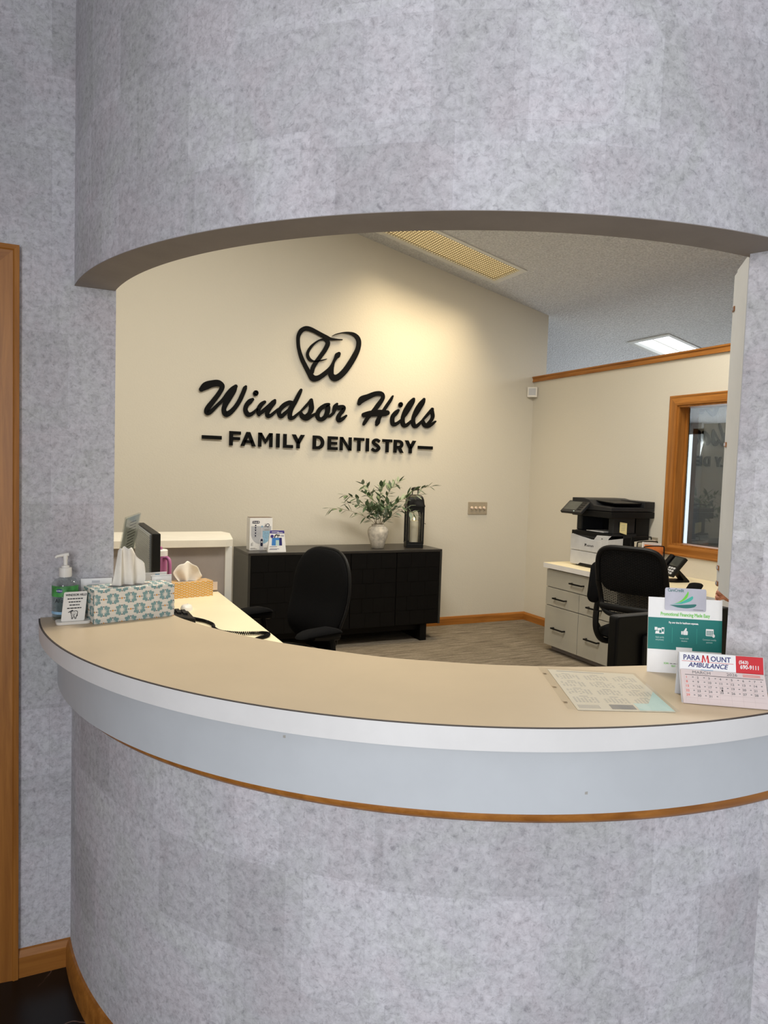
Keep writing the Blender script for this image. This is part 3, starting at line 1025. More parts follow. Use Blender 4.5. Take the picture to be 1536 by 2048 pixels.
for ch, x0, x1 in CAPS:
    bm = new()
    w = x1 - x0
    hgt = Z1 - Z0

    def pt(u, vv):
        return (x0 + ST + (w - 2 * ST) * u, Z0 + hgt * vv, ST)

    def poly2(pp):
        prism(bm, pp, 'y', YF, YB)

    def rect(xa, xb, za, zb):
        poly2([(xa, za), (xb, za), (xb, zb), (xa, zb)])
    s2 = 2 * ST
    if ch == '-':
        rect(x0, x1, 1.742, 1.772)
    elif ch == 'I':
        rect(x0, x1, Z0, Z1)
    elif ch in 'FEL':
        rect(x0, x0 + s2, Z0, Z1)
        if ch in 'FE':
            rect(x0 + s2, x1, Z1 - 0.027, Z1)
            rect(x0 + s2, x1 - 0.006, 1.744, 1.770)
        if ch in 'EL':
            rect(x0 + s2, x1, Z0, Z0 + 0.027)
    elif ch == 'T':
        rect(x0, x1, Z1 - 0.027, Z1)
        rect((x0 + x1) / 2 - ST, (x0 + x1) / 2 + ST, Z0, Z1 - 0.027)
    elif ch == 'A':
        c = (x0 + x1) / 2
        poly2([(x0, Z0), (x0 + 0.033, Z0), (c + 0.001, Z1 - 0.036), (c + 0.001, Z1), (c - 0.016, Z1)])
        poly2([(x1, Z0), (x1 - 0.033, Z0), (c - 0.001, Z1 - 0.036), (c - 0.001, Z1), (c + 0.016, Z1)])
        rect(x0 + 0.03, x1 - 0.03, 1.724, 1.748)
    elif ch == 'M':
        c = (x0 + x1) / 2
        rect(x0, x0 + s2 - 0.002, Z0, Z1)
        rect(x1 - s2 + 0.002, x1, Z0, Z1)
        poly2([(x0, Z1), (x0 + 0.031, Z1), (c, 1.762), (c, 1.722)])
        poly2([(x1, Z1), (x1 - 0.031, Z1), (c, 1.762), (c, 1.722)])
    elif ch == 'N':
        rect(x0, x0 + s2 - 0.003, Z0, Z1)
        rect(x1 - s2 + 0.003, x1, Z0, Z1)
        poly2([(x0, Z1), (x0 + 0.029, Z1), (x1, Z0), (x1 - 0.029, Z0)])
    elif ch == 'Y':
        c = (x0 + x1) / 2
        poly2([(x0, Z1), (x0 + 0.036, Z1), (c + 0.008, 1.762), (c + ST, 1.740), (c - ST, 1.740)])
        poly2([(x1, Z1), (x1 - 0.036, Z1), (c - 0.008, 1.762), (c - ST, 1.740), (c + ST, 1.740)])
        rect(c - ST, c + ST, Z0, 1.741)
    elif ch == 'D':
        rect(x0, x0 + s2, Z0, Z1)
        zc, rz, rx = (Z0 + Z1) / 2, hgt / 2 - 0.0135, w - 0.060 - 0.0135
        st = [(x0 + 0.02, Z0 + 0.0135, 0.0135), (x0 + 0.045, Z0 + 0.0135, 0.0138)]
        for k in range(1, 12):
            a = -PI / 2 + PI * k / 12
            st.append((x0 + 0.048 + rx * math.cos(a) + 0.0, zc + rz * math.sin(a), 0.0135 + 0.0025 * math.cos(a)))
        st += [(x0 + 0.045, Z1 - 0.0135, 0.0138), (x0 + 0.02, Z1 - 0.0135, 0.0135)]
        ribbon(bm, st, YF + 0.0003, YB, 'butt', 3)
    elif ch == 'R':
        rect(x0, x0 + s2, Z0, Z1)
        ribbon(bm, [(x0 + 0.02, Z1 - 0.0135, 0.0135), (x0 + 0.055, Z1 - 0.0135, 0.0135), (x0 + 0.078, Z1 - 0.022, 0.014), (x0 + 0.086, Z1 - 0.041, 0.015), (x0 + 0.078, Z1 - 0.060, 0.014), (x0 + 0.055, Z1 - 0.069, 0.0135), (x0 + 0.02, Z1 - 0.069, 0.0135)], YF + 0.0003, YB, 'butt', 5)
        poly2([(x0 + 0.042, Z0 + 0.05), (x0 + 0.075, Z0 + 0.05), (x1, Z0), (x1 - 0.036, Z0)])
    elif ch == 'S':
        c = (x0 + x1) / 2
        ribbon(bm, [(x1 - 0.010, Z1 - 0.026, 0.013), (c + 0.014, Z1 - 0.0125, 0.0135), (c - 0.010, Z1 - 0.0135, 0.0135), (x0 + 0.020, Z1 - 0.033, 0.0145), (c - 0.006, 1.764, 0.0145), (c + 0.016, 1.752, 0.0145), (x1 - 0.016, Z0 + 0.034, 0.0145), (c + 0.008, Z0 + 0.013, 0.0135), (c - 0.016, Z0 + 0.0125, 0.0135), (x0 + 0.008, Z0 + 0.028, 0.013)], YF, YB, 'butt', 6)
    obj('dash' if ch == '-' else 'letter', bm, 'sign_black', sg)

# ================================================================== THINGS ON THE COUNTER, LEFT END
# --- hand sanitiser pump bottle
b = thing('hand_sanitizer_bottle', 'clear pump bottle of hand sanitizer with green label against the wall', 'bottle', (0.040, 2.218, ZC))
lathe_p = [(0.030, 0), (0.034, 0.003), (0.0355, 0.02), (0.0355, 0.098), (0.034, 0.108), (0.027, 0.117), (0.0155, 0.121), (0.014, 0.128)]
obj('bottle', lathe(new(), lathe_p, 32), 'clear_plastic', b, smooth=True)
obj('gel', lathe(new(), [(0.029, 0.003), (0.0335, 0.01), (0.0335, 0.088), (0.03, 0.092)], 28), 'gel', b, smooth=True)


def cyl_patch(bm, R, a0, a1, z0, z1, n=14):
    A = [(R * math.cos(math.radians(a0 + (a1 - a0) * i / n)), R * math.sin(math.radians(a0 + (a1 - a0) * i / n))) for i in range(n + 1)]
    lo = [bm.verts.new((*p, z0)) for p in A]
    hi = [bm.verts.new((*p, z1)) for p in A]
    for i in range(n):
        bm.faces.new((lo[i], lo[i + 1], hi[i + 1], hi[i])).smooth = True
    return bm


obj('label_band', cyl_patch(new(), 0.0358, 185, 345, 0.070, 0.101), 'label_green', b)
obj('label_band', cyl_patch(new(), 0.0358, 185, 345, 0.020, 0.0275), 'ink_sky', b)
bm = new()
for k in range(20):
    a0 = 347 + k * 1.2
    cyl_patch(bm, 0.0358, a0, a0 + 0.6, 0.068, 0.094, 1)
obj('barcode', bm, 'ink_black', b)
# oval brand mark and product word, wrapped on the front
bm = new()
pts = [(math.cos(2 * PI * k / 20), math.sin(2 * PI * k / 20)) for k in range(20)]
for sc, off in ((1.0, 0.0362),):
    vs = []
    for x, y in pts:
        a = math.radians(244) + x * 0.009 * sc / 0.036
        vs.append(bm.verts.new((off * math.cos(a), off * math.sin(a), 0.088 + y * 0.0052)))
    bm.faces.new(vs)
obj('brand_oval', bm, 'ink_purple', b)
a = math.radians(244)
text('brand_word', 'CLOROX', 0.0042, 'paper_white', b, (0.0368 * math.cos(a), 0.0368 * math.sin(a), 0.088), (PI / 2, 0, a + PI / 2), bold=0.00015)
for k, ch in enumerate('AloeG'):
    a = math.radians(232 + k * 11.5)
    text('product_word', ch, 0.015, 'ink_black', b, (0.0366 * math.cos(a), 0.0366 * math.sin(a), 0.059), (PI / 2, 0, a + PI / 2), bold=0.0001)
cp = obj('pump_cap', lathe(new(), [(0.0165, 0.124), (0.0172, 0.127), (0.0168, 0.150), (0.015, 0.151)], 28, ribs=lambda an, zz: 1 + 0.02 * math.cos(14 * an)), 'white_plastic', b, smooth=True)
obj('pump_collar', lathe(new(), [(0.0105, 0.151), (0.0105, 0.156), (0.006, 0.158)], 20), 'white_plastic', b, smooth=True)
obj('pump_stem', lathe(new(), [(0.0055, 0.157), (0.0055, 0.172), (0.0065, 0.176), (0.0062, 0.184), (0.006, 0.186)], 16), 'white_plastic', b, smooth=True)
obj('nozzle', tube(new(), smooth_path([(0.009, 0, 0.188), (0.0, 0, 0.1875), (-0.012, 0.0, 0.1855), (-0.022, 0, 0.183), (-0.026, 0, 0.179)], 4), [0.005] * 5 + [0.0046] * 4 + [0.004] * 4 + [0.0034] * 4, 10), 'white_plastic', b, smooth=True)

# --- little white reminder sign
s = thing('reminder_stand', 'small white plastic reminder sign with a smiling tooth drawing', 'sign', (0.058, 2.150, ZC), math.radians(4))
obj('base', prism(new(), rrect(0.089, 0.052, 0.012, 5, 0.002, 0.012), 'z', 0, 0.008), 'white_plastic', s, bevel=0.001)
ti = Matrix.Translation((0, 0.0, 0.008)) @ Matrix.Rotation(math.radians(-12), 4, 'X') @ Matrix.Shear('XZ', 4, (0.10, 0))
plate = obj('plate', prism(new(), rrect(0.061, 0.080, 0.004, 4, 0, 0.040), 'y', -0.004, 0.0, Matrix.Translation((0.0, 0.0, 0.008)) @ Matrix(((1, 0, 0.12, 0), (0, 1, 0.20, 0), (0, 0, 1, 0), (0, 0, 0, 1)))), 'white_plastic', s, bevel=0.0008)


def sp(x, zz):          # point on the tilted plate face
    return (x + 0.12 * zz, -0.0044 + 0.20 * zz, 0.008 + zz)


TR = (math.radians(90 - 11.3), 0, 0)
text('title', 'WINDSOR HILLS', 0.0082, 'ink_black', plate, sp(0.001, 0.0715), TR, bold=0.00025, shear=0.15, xs=0.9)
for zz, ww in ((0.061, 0.040), (0.0525, 0.032), (0.044, 0.026), (0.0355, 0.037)):
    bm = new()
    x = -ww / 2
    while x < ww / 2:
        l = random.uniform(0.004, 0.009)
        p0, p1 = sp(x, zz), sp(min(x + l, ww / 2), zz)
        bx(bm, p0[0], p1[0], p0[1] - 0.0002, p0[1] + 0.0006, p0[2] - 0.0014, p0[2] + 0.0014)
        x += l + 0.0012
    obj('text_line', bm, 'ink_black', plate)
tooth = [(-0.006, 0.026), (-0.003, 0.028), (0.0, 0.0268), (0.004, 0.028), (0.0075, 0.025), (0.0075, 0.019), (0.006, 0.013), (0.0055, 0.0075), (0.0035, 0.0065), (0.0022, 0.011), (0.0005, 0.013), (-0.0012, 0.011), (-0.0022, 0.0065), (-0.0042, 0.0075), (-0.0045, 0.013), (-0.006, 0.018), (-0.0064, 0.022), (-0.006, 0.026)]
bm = new()
rib = [[(x * 1.15 + 0.001, zz, 0.0006) for x, zz in tooth], [(-0.002, 0.0175, 0.0005), (0.0005, 0.0160, 0.0005), (0.0035, 0.0178, 0.0005)],
       [(-0.0016, 0.021, 0.0007), (-0.0014, 0.0222, 0.0007)], [(0.0032, 0.021, 0.0007), (0.0034, 0.0222, 0.0007)],
       [(-0.006, 0.021, 0.0006), (-0.009, 0.0245, 0.0006), (-0.0075, 0.027, 0.0006)], [(-0.014, 0.0245, 0.0009), (-0.004, 0.0295, 0.0013)], [(0.0085, 0.019, 0.0006), (0.0105, 0.015, 0.0006), (0.0082, 0.0125, 0.0006)]]
for r_ in rib:
    bm2 = new()
    ribbon(bm2, r_, -0.0003, 0.0003, 'round', 3)
    for v_ in bm2.verts:
        q = sp(v_.co.x, v_.co.z)
        v_.co = Vector((q[0], q[1] + v_.co.y, q[2]))
    me_ = bpy.data.meshes.new('t')
    bm2.to_mesh(me_)
    bm2.free()
    bm.from_mesh(me_)
    bpy.data.meshes.remove(me_)
obj('tooth_drawing', bm, 'ink_black', plate)


# --- tissue boxes
def petal(cx, cy, ang, r0, r1, w):
    out = []
    for k in range(9):
        t_ = k / 8
        out.append((r0 + (r1 - r0) * t_, w * math.sin(PI * t_ ** 1.7)))
    out += [(r0 + (r1 - r0) * k / 8, -w * math.sin(PI * (k / 8) ** 1.7)) for k in range(7, 0, -1)]
    ca, sa = math.cos(ang), math.sin(ang)
    return [(cx + x * ca - y * sa, cy + x * sa + y * ca) for x, y in out]


def disc(cx, cy, r, n=8):
    return [(cx + r * math.cos(2 * PI * k / n), cy + r * math.sin(2 * PI * k / n)) for k in range(n)]


def blue_pattern(parent, W, H, fn, pw=0.0343, ph=0.068):
    layers = {'petal_blue': new(), 'petal_ink': new(), 'petal_orange': new()}

    def put(mat, p, off):
        decal(layers[mat], clip_poly(p, 0, W, 0, H), fn, off)
    ni, nj = int(W / pw) + 2, int(2 * H / ph) + 2
    for j in range(-1, nj):
        for i in range(-1, ni):
            cx, cy = (i + 0.5 * (j % 2)) * pw * 1.5, j * ph / 2
            for aa, r1, ww in ((0, .0165, .0034), (32, .0205, .0044), (62, .0180, .0040)):
                for sx in (1, -1):
                    for sy in ((1, -1) if aa else (1,)):
                        an = math.radians(aa) * sy
                        if sx < 0:
                            an = PI - an
                        put('petal_blue', petal(cx, cy, an, 0.0035, r1, ww), 0.0002)
            for dx, dy in ((0, 0.0130), (0, -0.0130), (0.0195, 0), (-0.0195, 0)):
                put('petal_ink', disc(cx + dx, cy + dy, 0.0016), 0.0003)
            cx2 = cx + pw * 0.75
            put('petal_orange', disc(cx2, cy, 0.0032, 4), 0.0003)
    for k, bm_ in layers.items():
        obj('printed_pattern', bm_, k, parent)['kind'] = 'stuff'


def tissue_sheet(parent, pts_fn, nu=16, nv=10):
    bm_ = new()
    g = [[bm_.verts.new(pts_fn(i / nu, j / nv)) for i in range(nu + 1)] for j in range(nv + 1)]
    for j in range(nv):
        for i in range(nu):
            bm_.faces.new((g[j][i], g[j][i + 1], g[j + 1][i + 1], g[j + 1][i])).smooth = True
    o_ = obj('tissue', bm_, 'tissue', parent)
    md = o_.modifiers.new('thickness', 'SOLIDIFY')
    md.thickness = 0.0008
    return o_


tb = thing('tissue_box', 'tissue box with blue leaf pattern and a tall pulled tissue', 'tissue box', (0.113, 2.122, ZC), math.radians(14.8))
W_, D_, H_ = 0.235, 0.098, 0.096
box('carton', 0, W_, 0, D_, 0, H_, 'box_cream', tb, bevel=0.001)
blue_pattern(tb, W_, H_, lambda x, y, o_: (x, -o_ - 0.0004, y))
blue_pattern(tb, D_, H_, lambda x, y, o_: (-o_ - 0.0004, D_ - x, y))
blue_pattern(tb, W_, D_, lambda x, y, o_: (x, y, H_ + o_ + 0.0004))
bm = new()
decal(bm, [(W_ / 2 + 0.062 * math.cos(2 * PI * k / 28), D_ / 2 + 0.022 * math.sin(2 * PI * k / 28)) for k in range(28)], lambda x, y, o_: (x, y, H_ + 0.0010))
obj('opening', bm, 'ink_grey', tb)


def tall(u, v_):
    a_ = u * 1.0
    base_x = 0.062 + 0.096 * u
    top_x = 0.086 + 0.040 * u + (0.045 * max(0, u - 0.55) * 2.2) * (1 if v_ > 0.3 else v_ / 0.3) * (1 - 0.25 * v_)
    x = base_x + (top_x - base_x) * v_ ** 0.7
    fold = 0.010 * math.sin(u * 15 + 1.0 + v_ * 1.5) * (1 - 0.35 * v_)
    y = D_ / 2 + fold + 0.012 * (v_ - 0.3) * math.cos(u * 5)
    top = 0.112 if u < 0.62 else 0.112 - 0.10 * (u - 0.62) * 1.4
    top -= 0.010 * (1 - min(1, u / 0.2))
    zz = H_ - 0.012 + (top + 0.012) * v_ + 0.003 * math.sin(u * 21) * v_
    return (x, y, zz)


tissue_sheet(tb, tall, 40, 14)

# --- envelopes and cards standing behind the box
e1_ = thing('envelope', 'long white envelope leaning on the wallpapered wall behind the tissue box', 'envelope', (0.082, 2.236, ZC))
box('envelope_body', 0, 0.086, 0, 0.002, 0, 0.112, 'paper_white', e1_, rot=(math.radians(-4), 0, 0))
box('window_patch', 0.030, 0.052, -0.0006, 0, 0.099, 0.106, 'grey_plastic', e1_, rot=(math.radians(-4), 0, 0))
e2_ = thing('photo_card', 'white card with a small blue picture behind the tissue box', 'card', (0.205, 2.292, ZC), math.radians(12))
box('card_sheet', 0, 0.135, 0, 0.0015, 0, 0.114, 'paper_white', e2_)
box('picture', 0.098, 0.112, -0.0004, 0, 0.094, 0.109, 'ink_sky', e2_)
box('picture_figure', 0.1035, 0.1065, -0.0007, -0.0004, 0.095, 0.105, 'ink_navy', e2_)
e3_ = thing('notice_card', 'plain white folded card at the right end of the blue tissue box', 'card', (0.285, 2.264, ZC), math.radians(12))
box('card_sheet', 0, 0.062, 0, 0.0015, 0, 0.112, 'paper_white', e3_)
box('card_flap', 0, 0.062, 0.010, 0.0115, 0, 0.108, 'paper_white', e3_)
box('card_fold', 0, 0.062, 0, 0.0115, 0.108, 0.1095, 'paper_white', e3_)

# --- leaning acrylic sign holder seen edge-on behind the jamb
ac = thing('acrylic_sign_holder', 'tilted clear acrylic sign holder with a grey printed sheet', 'sign holder', (0.215, 2.535, ZC), math.radians(74))
mt_ = Matrix.Rotation(math.radians(9), 4, 'X')
obj('holder', prism(new(), [(-0.14, 0.0), (0.105, 0.0), (0.105, 0.285), (-0.14, 0.285)], 'y', -0.004, 0.004, mt_), 'clear_plastic', ac)
obj('insert_sheet', prism(new(), [(-0.136, 0.004), (0.101, 0.004), (0.101, 0.281), (-0.136, 0.281)], 'y', -0.0008, 0.0008, mt_), 'insert_grey', ac)
bm = new()
for k in range(22):
    zz = 0.262 - k * 0.0105
    for sgn in (-1, 1):
        q = mt_ @ Vector((0, sgn * 0.0011, zz))
        l = random.uniform(0.05, 0.085)
        bx(bm, -l, l, q.y - 0.0002, q.y + 0.0002, q.z - 0.0013, q.z + 0.0013)
obj('text_lines', bm, 'ink_black', ac)

# ================================================================== THINGS ON THE COUNTER, RIGHT END
# --- laminated sheet in a plastic sleeve
c4 = [Vector(p) * 0.9584 for p in ((1.098, 1.402), (1.300, 1.279), (1.170, 1.021), (0.955, 1.114))]   # TL, TR, BR, BL
sh = thing('sleeved_year_sheet', 'printed sheet in a clear plastic sleeve lying flat on the counter', 'document', (0, 0, ZC))


def sheet(u, v_, zz):
    p = (c4[0] * (1 - u) + c4[1] * u) * (1 - v_) + (c4[3] * (1 - u) + c4[2] * u) * v_
    return (p.x, p.y, zz)


def quad(bm_, u0, u1, v0, v1, zz):
    bm_.faces.new([bm_.verts.new(sheet(a_, b_, zz)) for a_, b_ in ((u0, v0), (u0, v1), (u1, v1), (u1, v0))])


def sheet_slab(name, u0, u1, v0, v1, z0, z1, mat):
    bm_ = new()
    P_ = [sheet(a_, b_, 0)[:2] for a_, b_ in ((u0, v0), (u0, v1), (u1, v1), (u1, v0))]
    prism(bm_, P_, 'z', z0, z1)
    return obj(name, bm_, mat, sh)


sheet_slab('paper', 0.10, 0.97, 0.03, 0.965, 0.0005, 0.0012, 'paper_cream')
bm = new()
nu, nv = 26, 14
g = [[bm.verts.new(sheet(i / nu, j / nv, 0.0022 + (0.0028 * (math.sin(i * 1.3) * 0.5 + 0.5) * max(0, j - 11) / 3) + 0.0012 * max(0, 2 - i) + (0.003 if 3 < i < 9 and j < 1 else 0))) for i in range(nu + 1)] for j in range(nv + 1)]
for j in range(nv):
    for i in range(nu):
        bm.faces.new((g[j][i], g[j][i + 1], g[j + 1][i + 1], g[j + 1][i]))
obj('plastic_sleeve', bm, 'plastic_film', sh, smooth=True)
bm = new()
quad(bm, 0.18, 0.66, 0.055, 0.075, 0.0013)
for r_ in range(4):
    for c_ in range(3):
        u0, v0 = 0.14 + c_ * 0.28, 0.13 + r_ * 0.18
        quad(bm, u0 + 0.07, u0 + 0.15, v0, v0 + 0.012, 0.0013)
        for k in range(5):
            for q in range(7):
                if random.random() < 0.86:
                    quad(bm, u0 + q * 0.033, u0 + q * 0.033 + 0.02, v0 + 0.03 + k * 0.023, v0 + 0.03 + k * 0.023 + 0.011, 0.0013)
for k in range(14):
    quad(bm, 0.13 + k * 0.014, 0.138 + k * 0.014, 0.86, 0.93, 0.0013)
obj('printed_grid', bm, 'ink_soft', sh)
bm = new()
quad(bm, 0.66, 0.97, 0.80, 0.95, 0.0014)
bm.faces.new([bm.verts.new(sheet(a_, b_, 0.0014)) for a_, b_ in ((0.97, 0.50), (0.80, 0.80), (0.97, 0.80))])
obj('printed_tint', bm, 'ink_mist', sh)
bm = new()
quad(bm, 0.42, 0.64, 0.84, 0.935, 0.0014)
obj('printed_picture', bm, 'ink_grey', sh)
for k in range(3):
    bm = new()
    quad(bm, 0.025, 0.06, 0.12 + 0.33 * k, 0.16 + 0.33 * k, 0.0026)
    obj('punched_hole', bm, 'laminate_tan', sh)

# --- financing brochure with a card on top
LA = math.radians(-11.5)
br = thing('financing_brochure', 'white and teal standing brochure with a silver card attached on top', 'brochure', (1.290, 1.232, ZC), math.radians(-33.0))
br.scale = (0.757, 1, 1)
lean = Matrix.Rotation(math.radians(-7), 4, 'X')
BW, BH = 0.222, 0.172


def bq(name, x0, x1, z0, z1, mat, par, off=0.0006, r=0):
    bm_ = new()
    P_ = rrect(x1 - x0, z1 - z0, r, 4, (x0 + x1) / 2, (z0 + z1) / 2) if r else [(x0, z0), (x1, z0), (x1, z1), (x0, z1)]
    prism(bm_, P_, 'y', -off, -off + 0.0003, lean)
    return obj(name, bm_, mat, par)


bd = obj('board', prism(new(), [(0, 0), (BW, 0), (BW, BH + 0.006), (0, BH + 0.006)], 'y', 0, 0.003, lean), 'paper_white', br)
obj('easel', prism(new(), [(0.003, 0), (0.06, 0), (0.020, 0.12)], 'x', 0.09, 0.13), 'paper_white', br)
BRT = (math.radians(90 - 7), 0, 0)


def bt(s_, size, x, zz, mat, off=0.0009, **kw):
    q = lean @ Vector((x, -off, zz))
    return text('printed_text', s_, size, mat, bd, tuple(q), BRT, **kw)


bq('teal_band', 0, BW, 0.055, 0.130, 'ink_teal', bd, 0.0005)
bt('Promotional Financing Made Easy', 0.0118, BW / 2, 0.1390, 'ink_green', bold=0.00022, xs=0.93)
bt('Pay over time for healthcare expenses.', 0.0066, BW / 2 - 0.004, 0.1195, 'paper_white', bold=0.0002, xs=0.86)
for x in (0.073, 0.147):
    bq('divider', x, x + 0.0006, 0.072, 0.108, 'ink_aqua', bd, 0.0008)
for s_, x, zz in (('Apply quickly', 0.036, 0.0835), ('and privately', 0.036, 0.0775), ('Instant credit', 0.110, 0.0835), ('decisions', 0.110, 0.0775), ('Convenient monthly', 0.185, 0.0835), ('payments', 0.185, 0.0775)):
    bt(s_, 0.0054, x, zz, 'ink_mist', xs=0.9)
# icons: devices, thumb, calendar
for x0, x1, z0, z1 in ((0.020, 0.028, 0.100, 0.107), (0.029, 0.040, 0.099, 0.105), (0.041, 0.049, 0.0935, 0.107), (0.022, 0.049, 0.0915, 0.0935), (0.023, 0.034, 0.0935, 0.098)):
    bq('icon', x0, x1, z0, z1, 'paper_white', bd, 0.0009)
for x0, x1, z0, z1 in ((0.042, 0.0475, 0.0965, 0.1035), (0.0355, 0.0385, 0.095, 0.101)):
    bq('icon', x0, x1, z0, z1, 'ink_teal', bd, 0.0011)
bq('icon', 0.1005, 0.105, 0.0925, 0.1005, 'paper_white', bd, 0.0009)
bq('icon', 0.106, 0.120, 0.0920, 0.1015, 'paper_white', bd, 0.0009, 0.002)
obj('icon', prism(new(), [(0.108, 0.101), (0.1135, 0.108), (0.116, 0.1085), (0.117, 0.106), (0.1155, 0.101)], 'y', -0.0009, -0.0006, lean), 'paper_white', bd)
bq('icon', 0.174, 0.197, 0.0925, 0.109, 'paper_white', bd, 0.0009, 0.0015)
for k in range(4):
    for q_ in range(3):
        bq('icon', 0.1765 + k * 0.005, 0.1798 + k * 0.005, 0.0945 + q_ * 0.0037, 0.0972 + q_ * 0.0037, 'ink_teal', bd, 0.0011)
obj('icon', prism(new(), [(0.197 + 0.004 * math.cos(k * PI / 8), 0.0935 + 0.004 * math.sin(k * PI / 8)) for k in range(16)], 'y', -0.0013, -0.001, lean), 'paper_white', bd)
bq('blank_square', 0.086, 0.134, 0.026, 0.062, 'paper_white', bd, 0.0009)
for s_, l, zz in (('SCAN', 0.075, 0.0225), ('TEXT', 0.06, 0.0165)):
    bt(s_, 0.0056, 0.05 if s_ == 'SCAN' else 0.072, zz, 'ink_green', align='LEFT', bold=0.0001)
    x = 0.068 if s_ == 'SCAN' else 0.089
    for k in range(6):
        bq('text_line', x, x + 0.008, zz - 0.0008, zz + 0.0008, 'ink_grey', bd, 0.0007)
        x += 0.0105
cd = obj('card', prism(new(), rrect(0.124, 0.0535, 0.005, 5, 0.110, 0.1755), 'y', -0.004, -0.003, lean), 'card_silver', bd)


def card_sail(pts, mat, off):
    pts = [(x, 0.1755 + (zz - 0.173) * 0.80) for x, zz in pts]
    obj('card_sail', prism(new(), pts, 'y', -0.0044 - off, -0.0041, lean), mat, cd)


card_sail(smooth_path([(0.078, 0.160), (0.098, 0.171), (0.112, 0.189), (0.117, 0.198), (0.1185, 0.190), (0.113, 0.177), (0.098, 0.166)], 4), 'ink_lime', 0)
card_sail(smooth_path([(0.066, 0.157), (0.092, 0.163), (0.115, 0.175), (0.130, 0.184), (0.132, 0.177), (0.122, 0.168), (0.098, 0.160)], 4), 'ink_aqua', 0.0001)
card_sail(smooth_path([(0.062, 0.155), (0.090, 0.1565), (0.120, 0.159), (0.142, 0.1605), (0.136, 0.152), (0.112, 0.1475), (0.086, 0.149)], 4), 'ink_deepteal', 0.0002)
q = lean @ Vector((0.080, -0.0046, 0.1965))
text('card_word', 'CareCredit', 0.0105, 'ink_deepteal', cd, tuple(q), BRT, bold=0.0001)
q = lean @ Vector((0.150, -0.0046, 0.1525))
bm = new()
bx(bm, -0.016, 0.014, -0.0001, 0.0001, -0.0006, 0.0006)
obj('card_line', bm, 'ink_grey', cd, loc=tuple(q))

# --- desk calendar
CB = [Vector(p) * 0.9584 for p in ((1.241, 1.068), (1.372, 0.976))]
dirx = (CB[1] - CB[0]).normalized()
rotc = math.atan2(dirx.y, dirx.x)
cl = thing('desk_calendar', 'tent desk calendar open at March with a blue and red header', 'calendar', (CB[0].x - 0.004, CB[0].y + 0.008, ZC), rotc)
CWd = 0.165
# easel section (local: x along the front, y backwards): page slope then upright header
yb, zb = 0.040, 0.0580     # fold between page and header
yt, zt = 0.050, 0.0935     # top of header
pg = Vector((0, yb, zb)).normalized()
hd = Vector((0, yt - yb, zt - zb)).normalized()
easel = new()
prism(easel, [(0, 0), (yb, zb), (yt, zt), (yt + 0.005, zt), (0.066, 0.0), (0.063, 0.0), (yt + 0.001, zt - 0.006), (yb + 0.004, zb), (0.004, 0)], 'x', -0.002, CWd + 0.002)
obj('easel', easel, 'grey_plastic', cl)
pad_ = new()
prism(pad_, [(-0.006, 0.001), (-0.002, -0.0), (yb, zb - 0.001), (yb - 0.005, zb + 0.003)], 'x', 0, CWd)
obj('page_block', pad_, 'paper_pink', cl)
PO, PD = Vector((0, -0.006, 0.001)), Vector((0, yb - 0.005 + 0.006, zb + 0.002))
PL = PD.length
PD.normalize()
PNn = Vector((0, -PD.z, PD.y))


def cpt(x, s_, off=0.0004):
    return PO + Vector((x, 0, 0)) + PD * s_ + PNn * off


pang = math.atan2(PD.z, PD.y)


def ct(s_, size, x, sl, mat, **kw):
    return text('printed_text', s_, size, mat, cl, tuple(cpt(x, sl)), (pang, 0, 0), **kw)


def cq(bm_, x0, x1, s0, s1, off=0.0004):
    bm_.faces.new([bm_.verts.new(cpt(a_, b_, off)) for a_, b_ in ((x0, s0), (x1, s0), (x1, s1), (x0, s1))])


ct('MARCH', 0.0085, 0.041, PL - 0.0055, 'ink_grey', xs=1.25)
ct('2026', 0.0085, 0.101, PL - 0.0055, 'ink_grey', xs=1.25)
bm = new()
cq(bm, 0.008, CWd - 0.004, PL - 0.0115, PL - 0.0106)
obj('rule', bm, 'ink_black', cl)
bm = new()
for k in range(2):
    cq(bm, 0.122, 0.156, PL - 0.0045 - k * 0.003, PL - 0.003 - k * 0.003)
obj('text_line', bm, 'ink_salmon', cl)
gs = (PL - 0.0125 - 0.003) / 6
bm = new()
for k in range(7):
    cq(bm, 0.006 + k * 0.0222, 0.0063 + k * 0.0222, 0.003, PL - 0.0125, 0.0003)
for k in range(1, 6):
    cq(bm, 0.006, CWd - 0.004, 0.003 + k * gs, 0.0034 + k * gs, 0.0003)
obj('date_grid', bm, 'ink_grid', cl)
for dnum in range(1, 32):
    r_, c_ = (dnum - 1) // 7, (dnum - 1) % 7
    ct(str(dnum), 0.0064, 0.0105 + c_ * 0.0222, PL - 0.0125 - (r_ + 0.45) * gs, 'ink_salmon' if c_ == 0 else 'ink_grey', bold=0.0001, xs=1.15)
bm = new()
for dnum in range(1, 32):
    r_, c_ = (dnum - 1) // 7, (dnum - 1) % 7
    s0 = PL - 0.0125 - (r_ + 0.45) * gs
    cq(bm, 0.0215 + c_ * 0.0222, 0.0245 + c_ * 0.0222, s0, s0 + 0.0018)
obj('small_marks', bm, 'ink_grey', cl)
bm = new()
s0 = PL - 0.0125 - (2 + 0.95) * gs
decal(bm, disc(0, 0, 0.0018, 10), lambda x, y, o_: cpt(0.0785 + x, s0 + y, 0.0005))
obj('dot_mark', bm, 'ink_black', cl)
# header
HO = Vector((0, yb, zb))
HL = math.hypot(yt - yb, zt - zb)
HN = Vector((0, -hd.z, hd.y))
hang = math.atan2(hd.z, hd.y)


def hpt(x, s_, off=0.0006):
    return HO + Vector((x, 0, 0)) + hd * s_ + HN * off


